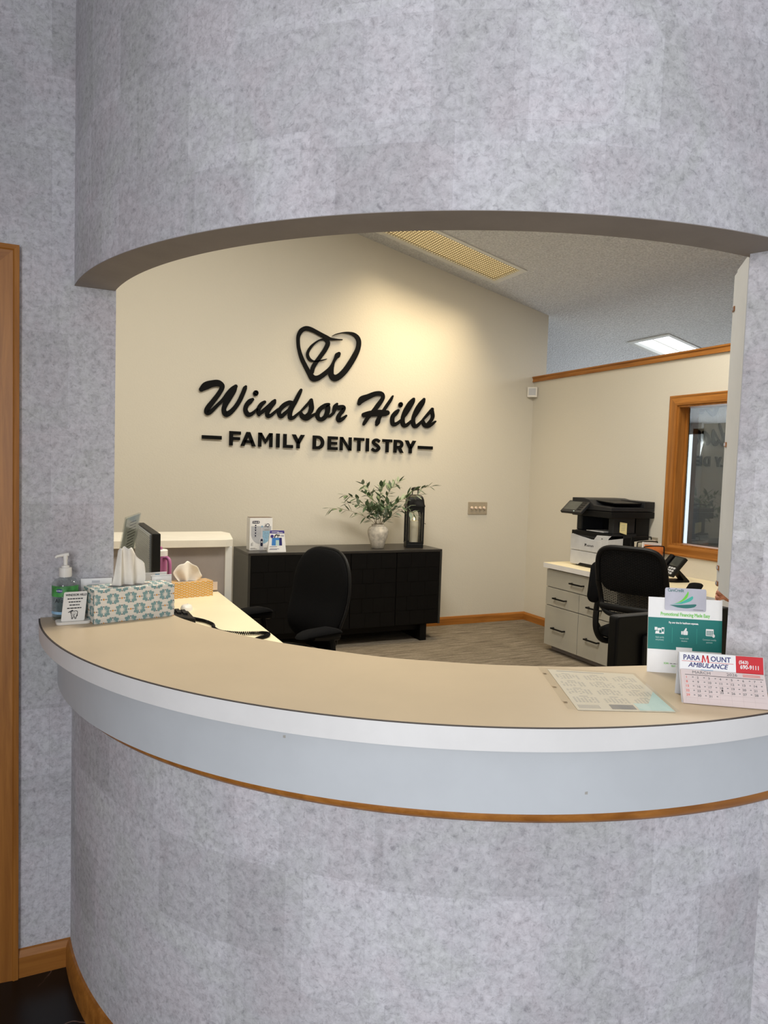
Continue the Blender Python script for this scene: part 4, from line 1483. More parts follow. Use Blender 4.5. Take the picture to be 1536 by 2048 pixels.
def hq(name, x0, x1, s0, s1, mat, off=0.0006):
    bm_ = new()
    bm_.faces.new([bm_.verts.new(hpt(a_, b_, off)) for a_, b_ in ((x0, s0), (x1, s0), (x1, s1), (x0, s1))])
    return obj(name, bm_, mat, cl)


def ht(s_, size, x, sl, mat, **kw):
    return text('printed_text', s_, size, mat, cl, tuple(hpt(x, sl, 0.0009)), (hang, 0, 0), **kw)


hq('header_white', 0, CWd * 0.675, 0.0005, HL, 'paper_white', 0.0005)
hq('header_red', CWd * 0.675, CWd, 0.0005, HL, 'ink_red', 0.0005)
ht('PARA', 0.0150, 0.0235, HL - 0.0105, 'ink_navy', bold=0.0002, xs=0.92)
bm = new()
for pp in ([(0.0, 0.0), (0.0032, 0.0), (0.0038, 0.0155), (0.0018, 0.0155)], [(0.0018, 0.0155), (0.0046, 0.0155), (0.0086, 0.003), (0.0072, 0.0)], [(0.0072, 0.0), (0.0086, 0.003), (0.0126, 0.0155), (0.0110, 0.0155)][0:2] + [(0.0108, 0.0155), (0.0136, 0.0155)], [(0.0112, 0.0155), (0.0136, 0.0155), (0.0156, 0.0), (0.0120, 0.0)]):
    decal(bm, pp, lambda x, y, o_: hpt(0.0434 + x, HL - 0.0190 + y, 0.0009))
obj('printed_letter', bm, 'ink_red', cl)
ht('OUNT', 0.0150, 0.0815, HL - 0.0105, 'ink_navy', bold=0.0002, xs=0.92)
hq('rule', 0.004, 0.044, HL - 0.0182, HL - 0.0174, 'ink_red', 0.0008)
hq('rule', 0.058, 0.107, HL - 0.0182, HL - 0.0174, 'ink_red', 0.0008)
ht('AMBULANCE', 0.0135, 0.0555, HL - 0.0252, 'ink_navy', bold=0.00022, shear=0.25, xs=0.98)
hq('text_line', 0.042, 0.066, 0.0020, 0.0034, 'ink_sky', 0.0008)
ht('(563)', 0.0088, 0.1265, HL - 0.0125, 'paper_white', bold=0.00025)
ht('690-9111', 0.0118, 0.1385, HL - 0.0225, 'paper_white', bold=0.0003, xs=0.84)

# ================================================================== SIDEBOARD AND WHAT STANDS ON IT
SBX0, SBX1, SBY0, SBY1, SBZ = 1.43, 3.21, 5.53, 6.030, 0.832
sb = thing('sideboard', 'long black sideboard with carved panel doors below the sign', 'sideboard', (SBX0, SBY0, 0.004))
LW = SBX1 - SBX0
DP = SBY1 - SBY0
TZ = SBZ - 0.004
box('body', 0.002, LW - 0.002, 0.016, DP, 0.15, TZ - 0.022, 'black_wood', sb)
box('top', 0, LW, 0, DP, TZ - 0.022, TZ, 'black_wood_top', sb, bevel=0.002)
box('side_panel', 0, 0.02, 0, DP, 0.15, TZ - 0.022, 'side_dark', sb)
box('side_panel', LW - 0.02, LW, 0, DP, 0.15, TZ - 0.022, 'side_dark', sb)
box('plinth_rail', 0.14, LW - 0.14, 0.08, 0.11, 0.09, 0.15, 'black_wood', sb)
for x in (0.13, LW - 0.19):
    box('leg', x, x + 0.065, 0.02, DP - 0.04, 0.0, 0.15, 'black_wood', sb, bevel=0.003)
cols = [0.02]
for k in range(4):
    cols.append(0.02 + (LW - 0.04) * (k + 1) / 4)
for k in range(4):
    xa, xb = cols[k] + 0.003, cols[k + 1] - 0.003
    d = box('door', xa, xb, 0.004, 0.016, 0.155, TZ - 0.026, 'black_wood', sb, bevel=0.001)
    zz0, zz1 = 0.158, TZ - 0.029
    hh = (zz1 - zz0) / 5
    for r_ in range(5):
        # carved rows: three tilted blocks per row, alternately long and short
        za, zb_ = zz0 + r_ * hh + 0.0015, zz0 + (r_ + 1) * hh - 0.0015
        n3 = 3 if r_ % 2 == 0 else 4
        for q_ in range(n3):
            xc0 = xa + (xb - xa) * q_ / n3 + 0.001
            xc1 = xa + (xb - xa) * (q_ + 1) / n3 - 0.001
            if r_ % 2 and q_ in (0, n3 - 1):
                dep = 0.002
            else:
                dep = 0.005
            bm = new()
            prism(bm, [(0.004, za), (0.004 - dep, za), (0.004 - dep * 0.5, zb_), (0.004, zb_)], 'x', xc0, xc1)
            obj('carved_panel', bm, 'black_wood', d)

# --- vase
va = thing('ceramic_vase', 'rough cream ceramic vase on the black sideboard', 'vase', (2.651, 5.72, SBZ))
vp_ = [(0.050, 0), (0.055, 0.004), (0.072, 0.06), (0.088, 0.11), (0.095, 0.145), (0.090, 0.172), (0.072, 0.190), (0.058, 0.196), (0.060, 0.203), (0.058, 0.206), (0.060, 0.212), (0.052, 0.214), (0.050, 0.20), (0.02, 0.19)]
obj('vessel', lathe(new(), vp_, 32, ribs=lambda a_, zz: 1 + 0.008 * math.sin(5 * a_ + 30 * zz)), 'ceramic', va, smooth=True)

# --- olive spray: stems with single leaves
ol = thing('olive_spray', 'loose spray of grey-green olive branches in the cream vase', 'foliage', (2.651, 5.72, SBZ + 0.19))
lm = bmesh.new()
LN = 7
ctr, lft, rgt_ = [], [], []
for k in range(LN + 1):
    t_ = k / LN
    wd = 0.0105 * math.sin(PI * t_ ** 0.8) + 0.0004
    zc_ = 0.010 * t_ * t_
    ctr.append(lm.verts.new((0, t_ * 0.062, -0.003 * math.sin(PI * t_) - zc_)))
    lft.append(lm.verts.new((-wd, t_ * 0.062, -zc_)))
    rgt_.append(lm.verts.new((wd, t_ * 0.062, -zc_)))
for k in range(LN):
    lm.faces.new((ctr[k], ctr[k + 1], lft[k + 1], lft[k])).smooth = True
    lm.faces.new((ctr[k], rgt_[k], rgt_[k + 1], ctr[k + 1])).smooth = True
leaf_me = {}
for nm in ('leaf', 'leaf_pale'):
    me = bpy.data.meshes.new(nm)
    lm.to_mesh(me)
    me.materials.append(M[nm])
    leaf_me[nm] = me
lm.free()
rnd = random.Random(21)
# tip offsets (x, y, z above the neck), traced roughly from the spray's outline
tips = [(-0.50, -0.08, 0.17), (-0.31, 0.06, 0.28), (-0.22, -0.12, 0.38), (-0.12, 0.08, 0.30), (-0.03, -0.10, 0.36), (0.06, 0.08, 0.34),
        (0.13, -0.06, 0.38), (0.22, 0.04, 0.41), (0.30, -0.19, 0.30), (0.44, -0.20, 0.38), (-0.20, -0.16, 0.20), (0.20, -0.17, 0.20), (0.02, -0.18, 0.22), (0.26, -0.19, 0.13), (-0.36, -0.14, 0.22)]
for ti_, (tx, ty, tz) in enumerate(tips):
    ang = math.atan2(ty, tx)
    base = Vector((0.02 * math.cos(ang), 0.02 * math.sin(ang), 0))
    mid1 = Vector((tx * 0.22, ty * 0.25, tz * 0.45))
    mid2 = Vector((tx * 0.60, ty * 0.65, tz * 0.85 if tz > 0.15 else tz * 1.25))
    path = smooth_path([tuple(base + Vector((0, 0, -0.1))), tuple(base), tuple(mid1), tuple(mid2), (tx, ty, tz)], 6)
    n_ = len(path)
    st = obj('stem', tube(new(), path, [0.0024 - 0.0014 * i / n_ for i in range(n_)], 5), 'stem', ol, smooth=True)
    L_ = [Vector(p) for p in path]
    nl = 20 if abs(tx) > 0.25 else 18
    for k in range(nl):
        s_ = 0.42 + 0.58 * k / (nl - 1)
        f_ = s_ * (n_ - 1)
        i0 = min(int(f_), n_ - 2)
        p = L_[i0].lerp(L_[i0 + 1], f_ - i0)
        tdir = (L_[i0 + 1] - L_[i0]).normalized()
        side = tdir.cross(Vector((0, 0, 1)))
        if side.length < 0.05:
            side = Vector((1, 0, 0))
        side.normalize()
        rot_ = Matrix.Rotation(rnd.uniform(0, 2 * PI) if k < nl - 1 else 0, 3, tdir)
        out_ = (rot_ @ side)
        d_ = (tdir * rnd.uniform(0.35, 1.0) + out_ * (0.8 if k < nl - 1 else 0.05)).normalized()
        q_ = d_.to_track_quat('Y', 'Z')
        lf = bpy.data.objects.new('leaf', leaf_me['leaf_pale' if (rnd.random() < (0.55 if tx > 0.05 else 0.2)) else 'leaf'])
        COL.objects.link(lf)
        lf.parent = st
        lf.location = p
        lf.rotation_mode = 'QUATERNION'
        lf.rotation_quaternion = q_
        sc_ = rnd.uniform(0.95, 1.45)
        lf.scale = (sc_ * 1.15, sc_, sc_)

# --- lantern with candle
ln = thing('candle_lantern', 'black metal lantern with arched glass sides on the sideboard', 'lantern', (3.02, 5.735, SBZ), math.radians(-18))
s_ = 0.072
obj('base', prism(new(), rrect(2 * s_ + 0.012, 2 * s_ + 0.012, 0.004, 2), 'z', 0, 0.035), 'black_metal', ln, bevel=0.003)
for sx in (-1, 1):
    for sy in (-1, 1):
        box('post', sx * s_ - 0.008, sx * s_ + 0.008, sy * s_ - 0.008, sy * s_ + 0.008, 0.035, 0.375, 'black_metal', ln, bevel=0.002)


def arch(mtx):
    bm_ = new()
    R_ = s_ - 0.011
    out_ = [(-R_, 0.375), (R_, 0.375), (R_, 0.295)]
    out_ += [(0.052 * math.cos(PI * k / 12), 0.290 + 0.052 * math.sin(PI * k / 12)) for k in range(13)]
    out_ += [(-R_, 0.295)]
    lo_ = [bm_.verts.new(Vector((x, -0.004, zz))) for x, zz in out_]
    hi_ = [bm_.verts.new(Vector((x, 0.004, zz))) for x, zz in out_]
    for L__ in (lo_, hi_):
        es = [bm_.edges.new((L__[i], L__[(i + 1) % len(L__)])) for i in range(len(L__))]
        bmesh.ops.triangle_fill(bm_, edges=es)
    for i in range(len(out_)):
        j = (i + 1) % len(out_)
        bm_.faces.new((lo_[i], lo_[j], hi_[j], hi_[i]))
    bx(bm_, -R_, R_, -0.004, 0.004, 0.035, 0.052)
    for sx in (-1, 1):
        bx(bm_, sx * 0.0565 - 0.0045, sx * 0.0565 + 0.0045, -0.004, 0.004, 0.052, 0.295)
    for v_ in bm_.verts:
        v_.co = mtx @ v_.co
    return bm_


for k in range(4):
    R4 = Matrix.Rotation(k * PI / 2, 4, 'Z') @ Matrix.Translation((0, -s_, 0))
    pf = obj('arched_panel', arch(R4), 'black_metal', ln)
    bm = new()
    bx(bm, -0.056, 0.056, -0.001, 0.001, 0.05, 0.352, R4 @ Matrix.Translation((0, 0.006, 0)))
    obj('glass_pane', bm, 'clear_glass', pf)
dome = [(0.150, 0.375), (0.150, 0.382), (0.138, 0.40), (0.132, 0.435), (0.115, 0.462), (0.095, 0.476), (0.07, 0.482)]
bm = new()
rings = []
for r_, zz in dome:
    w_ = r_ * 0.58
    rings.append([bm.verts.new((x, y, zz)) for x, y in rrect(2 * w_, 2 * w_, w_ * 0.25, 3)])
for a_, b_ in zip(rings, rings[1:]):
    for i in range(len(a_)):
        j = (i + 1) % len(a_)
        bm.faces.new((a_[i], a_[j], b_[j], b_[i]))
bm.faces.new(rings[0][::-1])
bm.faces.new(rings[-1])
obj('roof', bm, 'black_metal', ln, smooth=True)
for sx in (-1, 1):
    box('finial_post', sx * 0.026 - 0.004, sx * 0.026 + 0.004, -0.006, 0.006, 0.478, 0.525, 'black_metal', ln)
obj('finial_cap', lathe(new(), [(0.040, 0.522), (0.039, 0.532), (0.032, 0.543), (0.015, 0.550), (0.003, 0.551)], 20), 'black_metal', ln, smooth=True)
obj('latch', tube(new(), [(0.078, -0.02, 0.22), (0.096, -0.02, 0.22), (0.104, -0.02, 0.215)], 0.003, 6), 'black_metal', ln)
cn = thing('pillar_candle', 'lit cream pillar candle inside the black lantern', 'candle', (3.02, 5.735, SBZ + 0.035))
obj('wax', lathe(new(), [(0.040, 0), (0.041, 0.003), (0.041, 0.205), (0.038, 0.208), (0.030, 0.204), (0.01, 0.203)], 28), 'wax', cn, smooth=True)
obj('wick', tube(new(), [(0, 0, 0.202), (0.001, 0, 0.215)], 0.0012, 6), 'ink_black', cn)
obj('flame', lathe(new(), [(0.001, 0.208), (0.005, 0.216), (0.0065, 0.224), (0.004, 0.236), (0.0008, 0.248)], 12), 'flame', cn, smooth=True)

# --- electric toothbrush carton
tbx = thing('toothbrush_box', 'tall white electric toothbrush carton on the sideboard', 'box', (1.487, 5.72, SBZ), math.radians(3))
BXW, BXH = 0.195, 0.268
ca = box('carton', 0, BXW, 0, 0.085, 0, BXH, 'paper_white', tbx, bevel=0.002)
box('lid_edge', 0.004, BXW - 0.004, 0.002, 0.083, BXH, BXH + 0.004, 'lid_taupe', tbx)


def fq(name, x0, x1, z0, z1, mat, par, off=0.0008, r=0.0):
    P_ = rrect(x1 - x0, z1 - z0, r, 5, (x0 + x1) / 2, (z0 + z1) / 2) if r else [(x0, z0), (x1, z0), (x1, z1), (x0, z1)]
    return obj(name, prism(new(), P_, 'y', -off, -off + 0.0005), mat, par)


grey_shape = [(0.008 + 0.155 / 2 * 0 + x, zz) for x, zz in []]
gp = [(0.012 + 0.0, 0.20), (0.012, 0.13)] + [(0.098 - 0.086 * math.cos(PI * k / 16), 0.135 - 0.085 * math.sin(PI * k / 16)) for k in range(1, 16)] + [(0.184, 0.13), (0.184, 0.20)]
obj('printed_disc', prism(new(), gp, 'y', -0.0008, -0.0003), 'ink_grey_light', ca)
gp2 = [(0.110, 0.16), (0.110, 0.052)] + [(0.098 + 0.086 * math.sin(PI / 2 * k / 8), 0.135 - 0.085 * math.cos(PI / 2 * k / 8)) for k in range(1, 9)] + [(0.184, 0.16)]
obj('printed_splash', prism(new(), gp2, 'y', -0.0010, -0.0006), 'ink_sky', ca)
fq('brand_plate', 0.020, 0.083, 0.222, 0.244, 'ink_navy_dark', ca, 0.0010, 0.009)
text('brand_word', 'Oral-B', 0.0195, 'paper_white', ca, (0.0515, -0.0014, 0.2325), bold=0.0003)
text('series_word', 'iO', 0.042, 'ink_navy_dark', ca, (0.147, -0.0014, 0.205), bold=0.0006, shear=0.1)
for zz in (0.206, 0.186, 0.166, 0.142, 0.120):
    obj('feature_icon', prism(new(), disc(0.049, zz, 0.0065, 10), 'y', -0.0012, -0.0008), 'ink_navy_dark', ca)
    fq('text_line', 0.034, 0.064, zz - 0.0125, zz - 0.0110, 'ink_grey', ca, 0.0012)
fq('text_line', 0.125, 0.170, 0.166, 0.171, 'ink_grey', ca, 0.0012)
fq('text_line', 0.150, 0.170, 0.184, 0.187, 'ink_grey', ca, 0.0012)
for x0, x1, zz in ((0.008, 0.05, 0.016), (0.008, 0.065, 0.009), (0.122, 0.165, 0.016), (0.122, 0.16, 0.009)):
    fq('text_line', x0, x1, zz, zz + 0.003, 'ink_grey', ca, 0.0012)
fq('icon_brush', 0.014, 0.018, 0.036, 0.060, 'ink_black', ca, 0.0012)
fq('icon_brush', 0.024, 0.027, 0.036, 0.066, 'ink_grey', ca, 0.0012)
obj('printed_brush', prism(new(), [(0.086, 0.0), (0.118, 0.0), (0.116, 0.09), (0.113, 0.105), (0.108, 0.11), (0.1065, 0.19), (0.099, 0.19), (0.097, 0.11), (0.091, 0.105), (0.088, 0.09)], 'y', -0.0014, -0.0010), 'brush_silver', ca)
fq('printed_grip', 0.093, 0.113, 0.032, 0.094, 'ink_navy_dark', ca, 0.0018, 0.009)
obj('printed_dial', prism(new(), disc(0.103, 0.068, 0.006, 12), 'y', -0.0022, -0.0017), 'paper_white', ca)
obj('printed_head', prism(new(), disc(0.104, 0.196, 0.009, 12), 'y', -0.0018, -0.0012), 'ink_sky', ca)

# --- small sample pouch
po = thing('sample_pouch', 'small white gusseted pouch with a purple band in front of the carton', 'pouch', (1.605, 5.585, SBZ), math.radians(-6))
PWd, PH, PDp = 0.150, 0.175, 0.055
bm = new()
lo_ = [bm.verts.new(p) for p in ((0, 0, 0), (PWd, 0, 0), (PWd, PDp, 0), (0, PDp, 0))]
hi_ = [bm.verts.new(p) for p in ((0.018, 0.020, PH), (PWd - 0.016, 0.020, PH), (PWd - 0.016, 0.030, PH), (0.018, 0.030, PH))]
bm.faces.new(lo_[::-1])
bm.faces.new(hi_)
for i in range(4):
    bm.faces.new((lo_[i], lo_[(i + 1) % 4], hi_[(i + 1) % 4], hi_[i]))
pb = obj('pouch_body', bm, 'paper_white', po)


def pq(name, u0, u1, v0, v1, mat, off=0.0006):
    bm_ = new()
    c_ = []
    for u, v__ in ((u0, v0), (u1, v0), (u1, v1), (u0, v1)):
        x = (0.018 * v__) + u * (PWd - 0.034 * v__)
        c_.append(bm_.verts.new((x, 0.020 * v__ - off, PH * v__)))
    bm_.faces.new(c_)
    return obj(name, bm_, mat, pb)


pq('purple_band', 0.0, 1.0, 0.86, 1.0, 'ink_purple')
pq('band_text', 0.12, 0.62, 0.915, 0.94, 'paper_white', 0.001)
pq('band_text', 0.5, 0.88, 0.89, 0.91, 'paper_white', 0.001)
pq('picture', 0.18, 0.80, 0.30, 0.66, 'ink_blue')
pq('picture_light', 0.42, 0.62, 0.30, 0.55, 'ink_mist', 0.001)
pq('picture_dark', 0.64, 0.80, 0.30, 0.66, 'ink_navy', 0.0009)
for k in range(2):
    bm = new()
    ribbon(bm, [(0.055 + k * 0.025, 0.117, 0.003), (0.060 + k * 0.025, 0.134, 0.004), (0.072 + k * 0.018, 0.142, 0.003), (0.084 + k * 0.012, 0.134, 0.004)], 0.010, 0.0125, 'round', 4)
    obj('picture_tooth', bm, 'ink_black' if k == 0 else 'ink_grey', pb)
obj('round_badge', prism(new(), disc(0.034, 0.128, 0.013, 14), 'y', 0.0085, 0.011), 'ink_purple', pb)
for u0, u1, v0 in ((0.06, 0.5, 0.24), (0.1, 0.62, 0.14), (0.06, 0.5, 0.10), (0.75, 0.95, 0.76), (0.75, 0.95, 0.72)):
    pq('text_line', u0, u1, v0, v0 + 0.018, 'ink_navy')

# --- wall devices
sw = thing('switch_plate', 'four-gang dimmer switch plate on the sign wall', 'light switch', (3.787, BY, 1.112))
obj('plate', prism(new(), rrect(0.224, 0.126, 0.004, 3, 0.112, 0.063), 'y', -0.008, 0), 'steel_plate', sw, bevel=0.003)
for k in range(4):
    kn = obj('dimmer_knob', lathe(new(), [(0.015, 0), (0.015, 0.010), (0.012, 0.016), (0.004, 0.018)], 20), 'toggle', sw, smooth=True, loc=(0.04 + k * 0.048, -0.008, 0.066), rot=(PI / 2, 0, 0))
    box('slot_mark', 0.03 + k * 0.048, 0.05 + k * 0.048, -0.0086, -0.008, 0.030, 0.033, 'ink_grey', sw)
mo = thing('motion_sensor', 'small white sensor box in the wall corner under the oak cap', 'sensor', (4.50, 6.02, 2.325), math.radians(-45))
box('case', -0.05, 0.05, -0.045, 0.0, 0, 0.105, 'white_plastic', mo, bevel=0.006)
box('lens_window', -0.036, 0.036, -0.047, -0.044, 0.02, 0.09, 'grey_plastic', mo, bevel=0.002)
ou = thing('wall_outlet', 'beige outlet plate on the half wall beside the oak window', 'outlet', (RX, 4.32, 0.93))
box('plate', -0.006, 0, -0.036, 0.036, 0, 0.115, 'steel_plate', ou, bevel=0.002)
for zz in (0.033, 0.080):
    box('socket', -0.0075, -0.006, -0.017, 0.017, zz - 0.014, zz + 0.014, 'toggle', ou, bevel=0.001)

# ================================================================== LEFT DESK
wt = thing('desk_worktop', 'cream laminate worktop inside the reception desk', 'desk', (0, 0, 0))
obj('top', prism(new(), [(0.18, 2.40), (0.95, 2.05), (0.95, 4.395), (0.18, 4.395)], 'z', 0.705, 0.74), 'laminate_cream', wt, bevel=0.003)
box('end_panel', 0.22, 0.93, 4.36, 4.39, 0.004, 0.705, 'panel_grey', wt)
box('modesty_panel', 0.22, 0.24, 2.45, 4.36, 0.2, 0.705, 'panel_grey', wt)
box('support_panel', 0.40, 0.93, 2.46, 2.49, 0.004, 0.705, 'panel_grey', wt)
lg = thing('transaction_ledge', 'raised white-topped ledge with grey panel at the end of the left desk', 'ledge', (0, 0, 0))
obj('ledge_top', prism(new(), [(0.10, 4.375), (0.99, 4.375), (1.04, 4.41), (1.11, 4.80), (1.08, 4.93), (0.10, 4.93)], 'z', 1.020, 1.066), 'ledge_white', lg, bevel=0.002)
box('front_panel', 0.20, 0.99, 4.40, 4.43, 0.004, 1.02, 'panel_grey', lg)
box('end_post', 0.99, 1.033, 4.395, 4.88, 0.004, 1.02, 'trim_white', lg, bevel=0.002)
box('outlet_plate', 0.895, 0.945, 4.394, 4.40, 0.75, 0.80, 'toggle', lg)

# --- computer monitor (back towards the camera), left desk
mn = thing('computer_monitor', 'computer monitor on the left desk showing its ribbed silver back', 'monitor', (0.445, 3.82, 0.74))
box('screen_shell', -0.006, 0.032, -0.33, 0.33, 0.10, 0.452, 'black_plastic', mn, bevel=0.004)
bkp = box('back_panel', -0.014, -0.006, -0.30, 0.325, 0.11, 0.445, 'monitor_back', mn)
for k in range(34):
    z_ = 0.118 + k * 0.0096
    bm = new()
    prism(bm, [(-0.014, z_), (-0.018, z_ + 0.0028), (-0.014, z_ + 0.0056)], 'y', -0.30, 0.325)
    obj('rib', bm, 'monitor_back', bkp)
obj('stand', prism(new(), [(-0.03, 0.012), (0.01, 0.012), (0.005, 0.2), (-0.014, 0.2)], 'y', -0.05, 0.05), 'black_plastic', mn)
obj('foot', prism(new(), rrect(0.18, 0.24, 0.03, 4), 'z', 0, 0.012), 'black_plastic', mn)

# --- mauve tumbler
tu = thing('handled_tumbler', 'mauve insulated tumbler with white lid and side handle', 'tumbler', (0.558, 4.14, 0.74), math.radians(-60))
obj('cup', lathe(new(), [(0.030, 0), (0.034, 0.01), (0.036, 0.11), (0.045, 0.16), (0.046, 0.268), (0.044, 0.27)], 28), 'mauve', tu, smooth=True)
obj('lid', lathe(new(), [(0.047, 0.266), (0.047, 0.296), (0.043, 0.30), (0.02, 0.301)], 28), 'white_plastic', tu, smooth=True)
obj('spout_cap', lathe(new(), [(0.014, 0.30), (0.016, 0.305), (0.015, 0.314), (0.006, 0.318)], 16, c=(0.004, 0, 0)), 'mauve', tu, smooth=True)
obj('handle', tube(new(), smooth_path([(0.040, 0, 0.252), (0.075, 0, 0.258), (0.092, 0, 0.235), (0.092, 0, 0.17), (0.078, 0, 0.125), (0.040, 0, 0.115)], 5), 0.0105, 10), 'mauve', tu, smooth=True)

# --- yellow tissue box
yt_ = thing('tissue_box', 'mustard tissue box with white leaf pattern on the cream worktop', 'tissue box', (0.650, 4.205, 0.74), math.radians(12.5))
YW, YD, YH = 0.245, 0.11, 0.092
box('carton', 0, YW, 0, YD, 0, YH, 'box_yellow', yt_, bevel=0.001)


def yellow_pattern(W2, H2, fn):
    lay = {'box_cream': new(), 'ink_black': new()}
    px_, py_ = 0.0165, 0.0145
    for i in range(int(W2 / px_) + 2):
        cx = i * px_
        for j in range(-1, int(H2 / py_) + 2):
            cy = j * py_ + (0.5 * py_ if i % 2 else 0)
            for sgn in (1, -1):
                decal(lay['box_cream'], clip_poly(petal(cx, cy, math.radians(90 - sgn * 58), 0.0005, 0.0095, 0.0026), 0, W2, 0, H2), fn, 0.0002)
            decal(lay['box_cream'], clip_poly([(cx - 0.0006, cy - py_ / 2), (cx + 0.0006, cy - py_ / 2), (cx + 0.0006, cy + py_ / 2), (cx - 0.0006, cy + py_ / 2)], 0, W2, 0, H2), fn, 0.0001)
            decal(lay['ink_black'], clip_poly(disc(cx + px_ / 2, cy + 0.004, 0.0011, 6), 0, W2, 0, H2), fn, 0.0003)
    for k, bm_ in lay.items():
        obj('printed_pattern', bm_, k, yt_)['kind'] = 'stuff'


yellow_pattern(YW, YH, lambda x, y, o_: (x, -o_ - 0.0004, y))
yellow_pattern(YW, YD, lambda x, y, o_: (x, y, YH + o_ + 0.0004))
yellow_pattern(YD, YH, lambda x, y, o_: (YW + o_ + 0.0004, x, y))
bm = new()
decal(bm, [(YW * 0.42 + 0.065 * math.cos(2 * PI * k / 24), YD / 2 + 0.022 * math.sin(2 * PI * k / 24)) for k in range(24)], lambda x, y, o_: (x, y, YH + 0.0010))
obj('opening', bm, 'ink_grey', yt_)


def puff(u, v_):
    half = 0.040 + 0.048 * math.sin(min(1, v_ * 1.15) * PI * 0.5) - 0.030 * max(0, v_ - 0.7) * 2
    x = YW * 0.42 - half + 2 * half * u + 0.01 * v_
    y = YD / 2 + 0.012 * math.sin(u * 11 + v_ * 2) + 0.012 * math.cos(u * 4) * v_
    zz = YH - 0.01 + (0.125 - 0.055 * (2 * u - 0.85) ** 2) * v_ + 0.004 * math.sin(u * 17) * v_
    return (x, y, zz)


tissue_sheet(yt_, puff, 30, 12)

# --- white mouse, black pad, coiled cord
ms = thing('computer_mouse', 'white computer mouse on the cream worktop', 'mouse', (0.668, 3.87, 0.74), math.radians(70))
bm = new()
pillow(bm, [(0.055 * math.cos(2 * PI * k / 24), 0.032 * math.sin(2 * PI * k / 24)) for k in range(24)], 0.034, 0.0, lambda x, y, zz: Vector((x, y, zz * (1 - 2.5 * x) * 0.9)))
obj('shell', bm, 'white_plastic', ms, smooth=True)
obj('scroll_wheel', tube(new(), [(0.028, -0.003, 0.024), (0.028, 0.003, 0.024)], 0.006, 10), 'grey_plastic', ms)
kb = thing('desk_telephone', 'black desk phone partly hidden behind the blue tissue box', 'phone', (0.535, 3.575, 0.74))
obj('body', prism(new(), [(-0.11, 0), (0.11, 0), (0.11, 0.035), (-0.11, 0.075)], 'y', -0.10, 0.10), 'black_plastic', kb, bevel=0.006)
bm = new()
pillow(bm, rrect(0.06, 0.2, 0.02, 4, -0.075, 0.0), 0.03, 0.0, lambda x, y, zz: Vector((x, y, 0.066 + zz)))
obj('handset', bm, 'black_plastic', kb, smooth=True)
for r_ in range(4):
    for c_ in range(3):
        bx_ = new()
        xk = 0.005 + c_ * 0.03
        bx(bx_, xk, xk + 0.02, -0.02 + r_ * 0.025, -0.003 + r_ * 0.025, 0.045 - xk * 0.18, 0.062 - xk * 0.18)
        obj('key', bx_, 'dark_plastic', kb)
cdp = [(0.655, 3.60), (0.675, 3.57), (0.70, 3.52), (0.72, 3.44), (0.71, 3.36), (0.725, 3.28), (0.78, 3.23), (0.85, 3.21), (0.905, 3.195), (0.922, 3.165), (0.90, 3.13), (0.855, 3.10), (0.81, 3.04), (0.78, 2.95)]
cp_ = smooth_path([(x, y, 0.7500) for x, y in cdp], 10)
hel = []
NT = 110
for k in range(NT * 8 + 1):
    f_ = k / (NT * 8) * (len(cp_) - 1)
    i0 = min(int(f_), len(cp_) - 2)
    a_, b_ = Vector(cp_[i0]), Vector(cp_[i0 + 1])
    p = a_.lerp(b_, f_ - i0)
    tg = (b_ - a_).normalized()
    sd = tg.cross(Vector((0, 0, 1))).normalized()
    th = 2 * PI * k / 8
    hel.append(tuple(p + sd * 0.0068 * math.cos(th) + Vector((0, 0, 1)) * 0.0068 * math.sin(th)))
tag(obj('coiled_cord', tube(new(), hel, 0.0026, 4), 'black_plastic', smooth=True), 'black coiled phone cord looped on the cream worktop', 'cord')

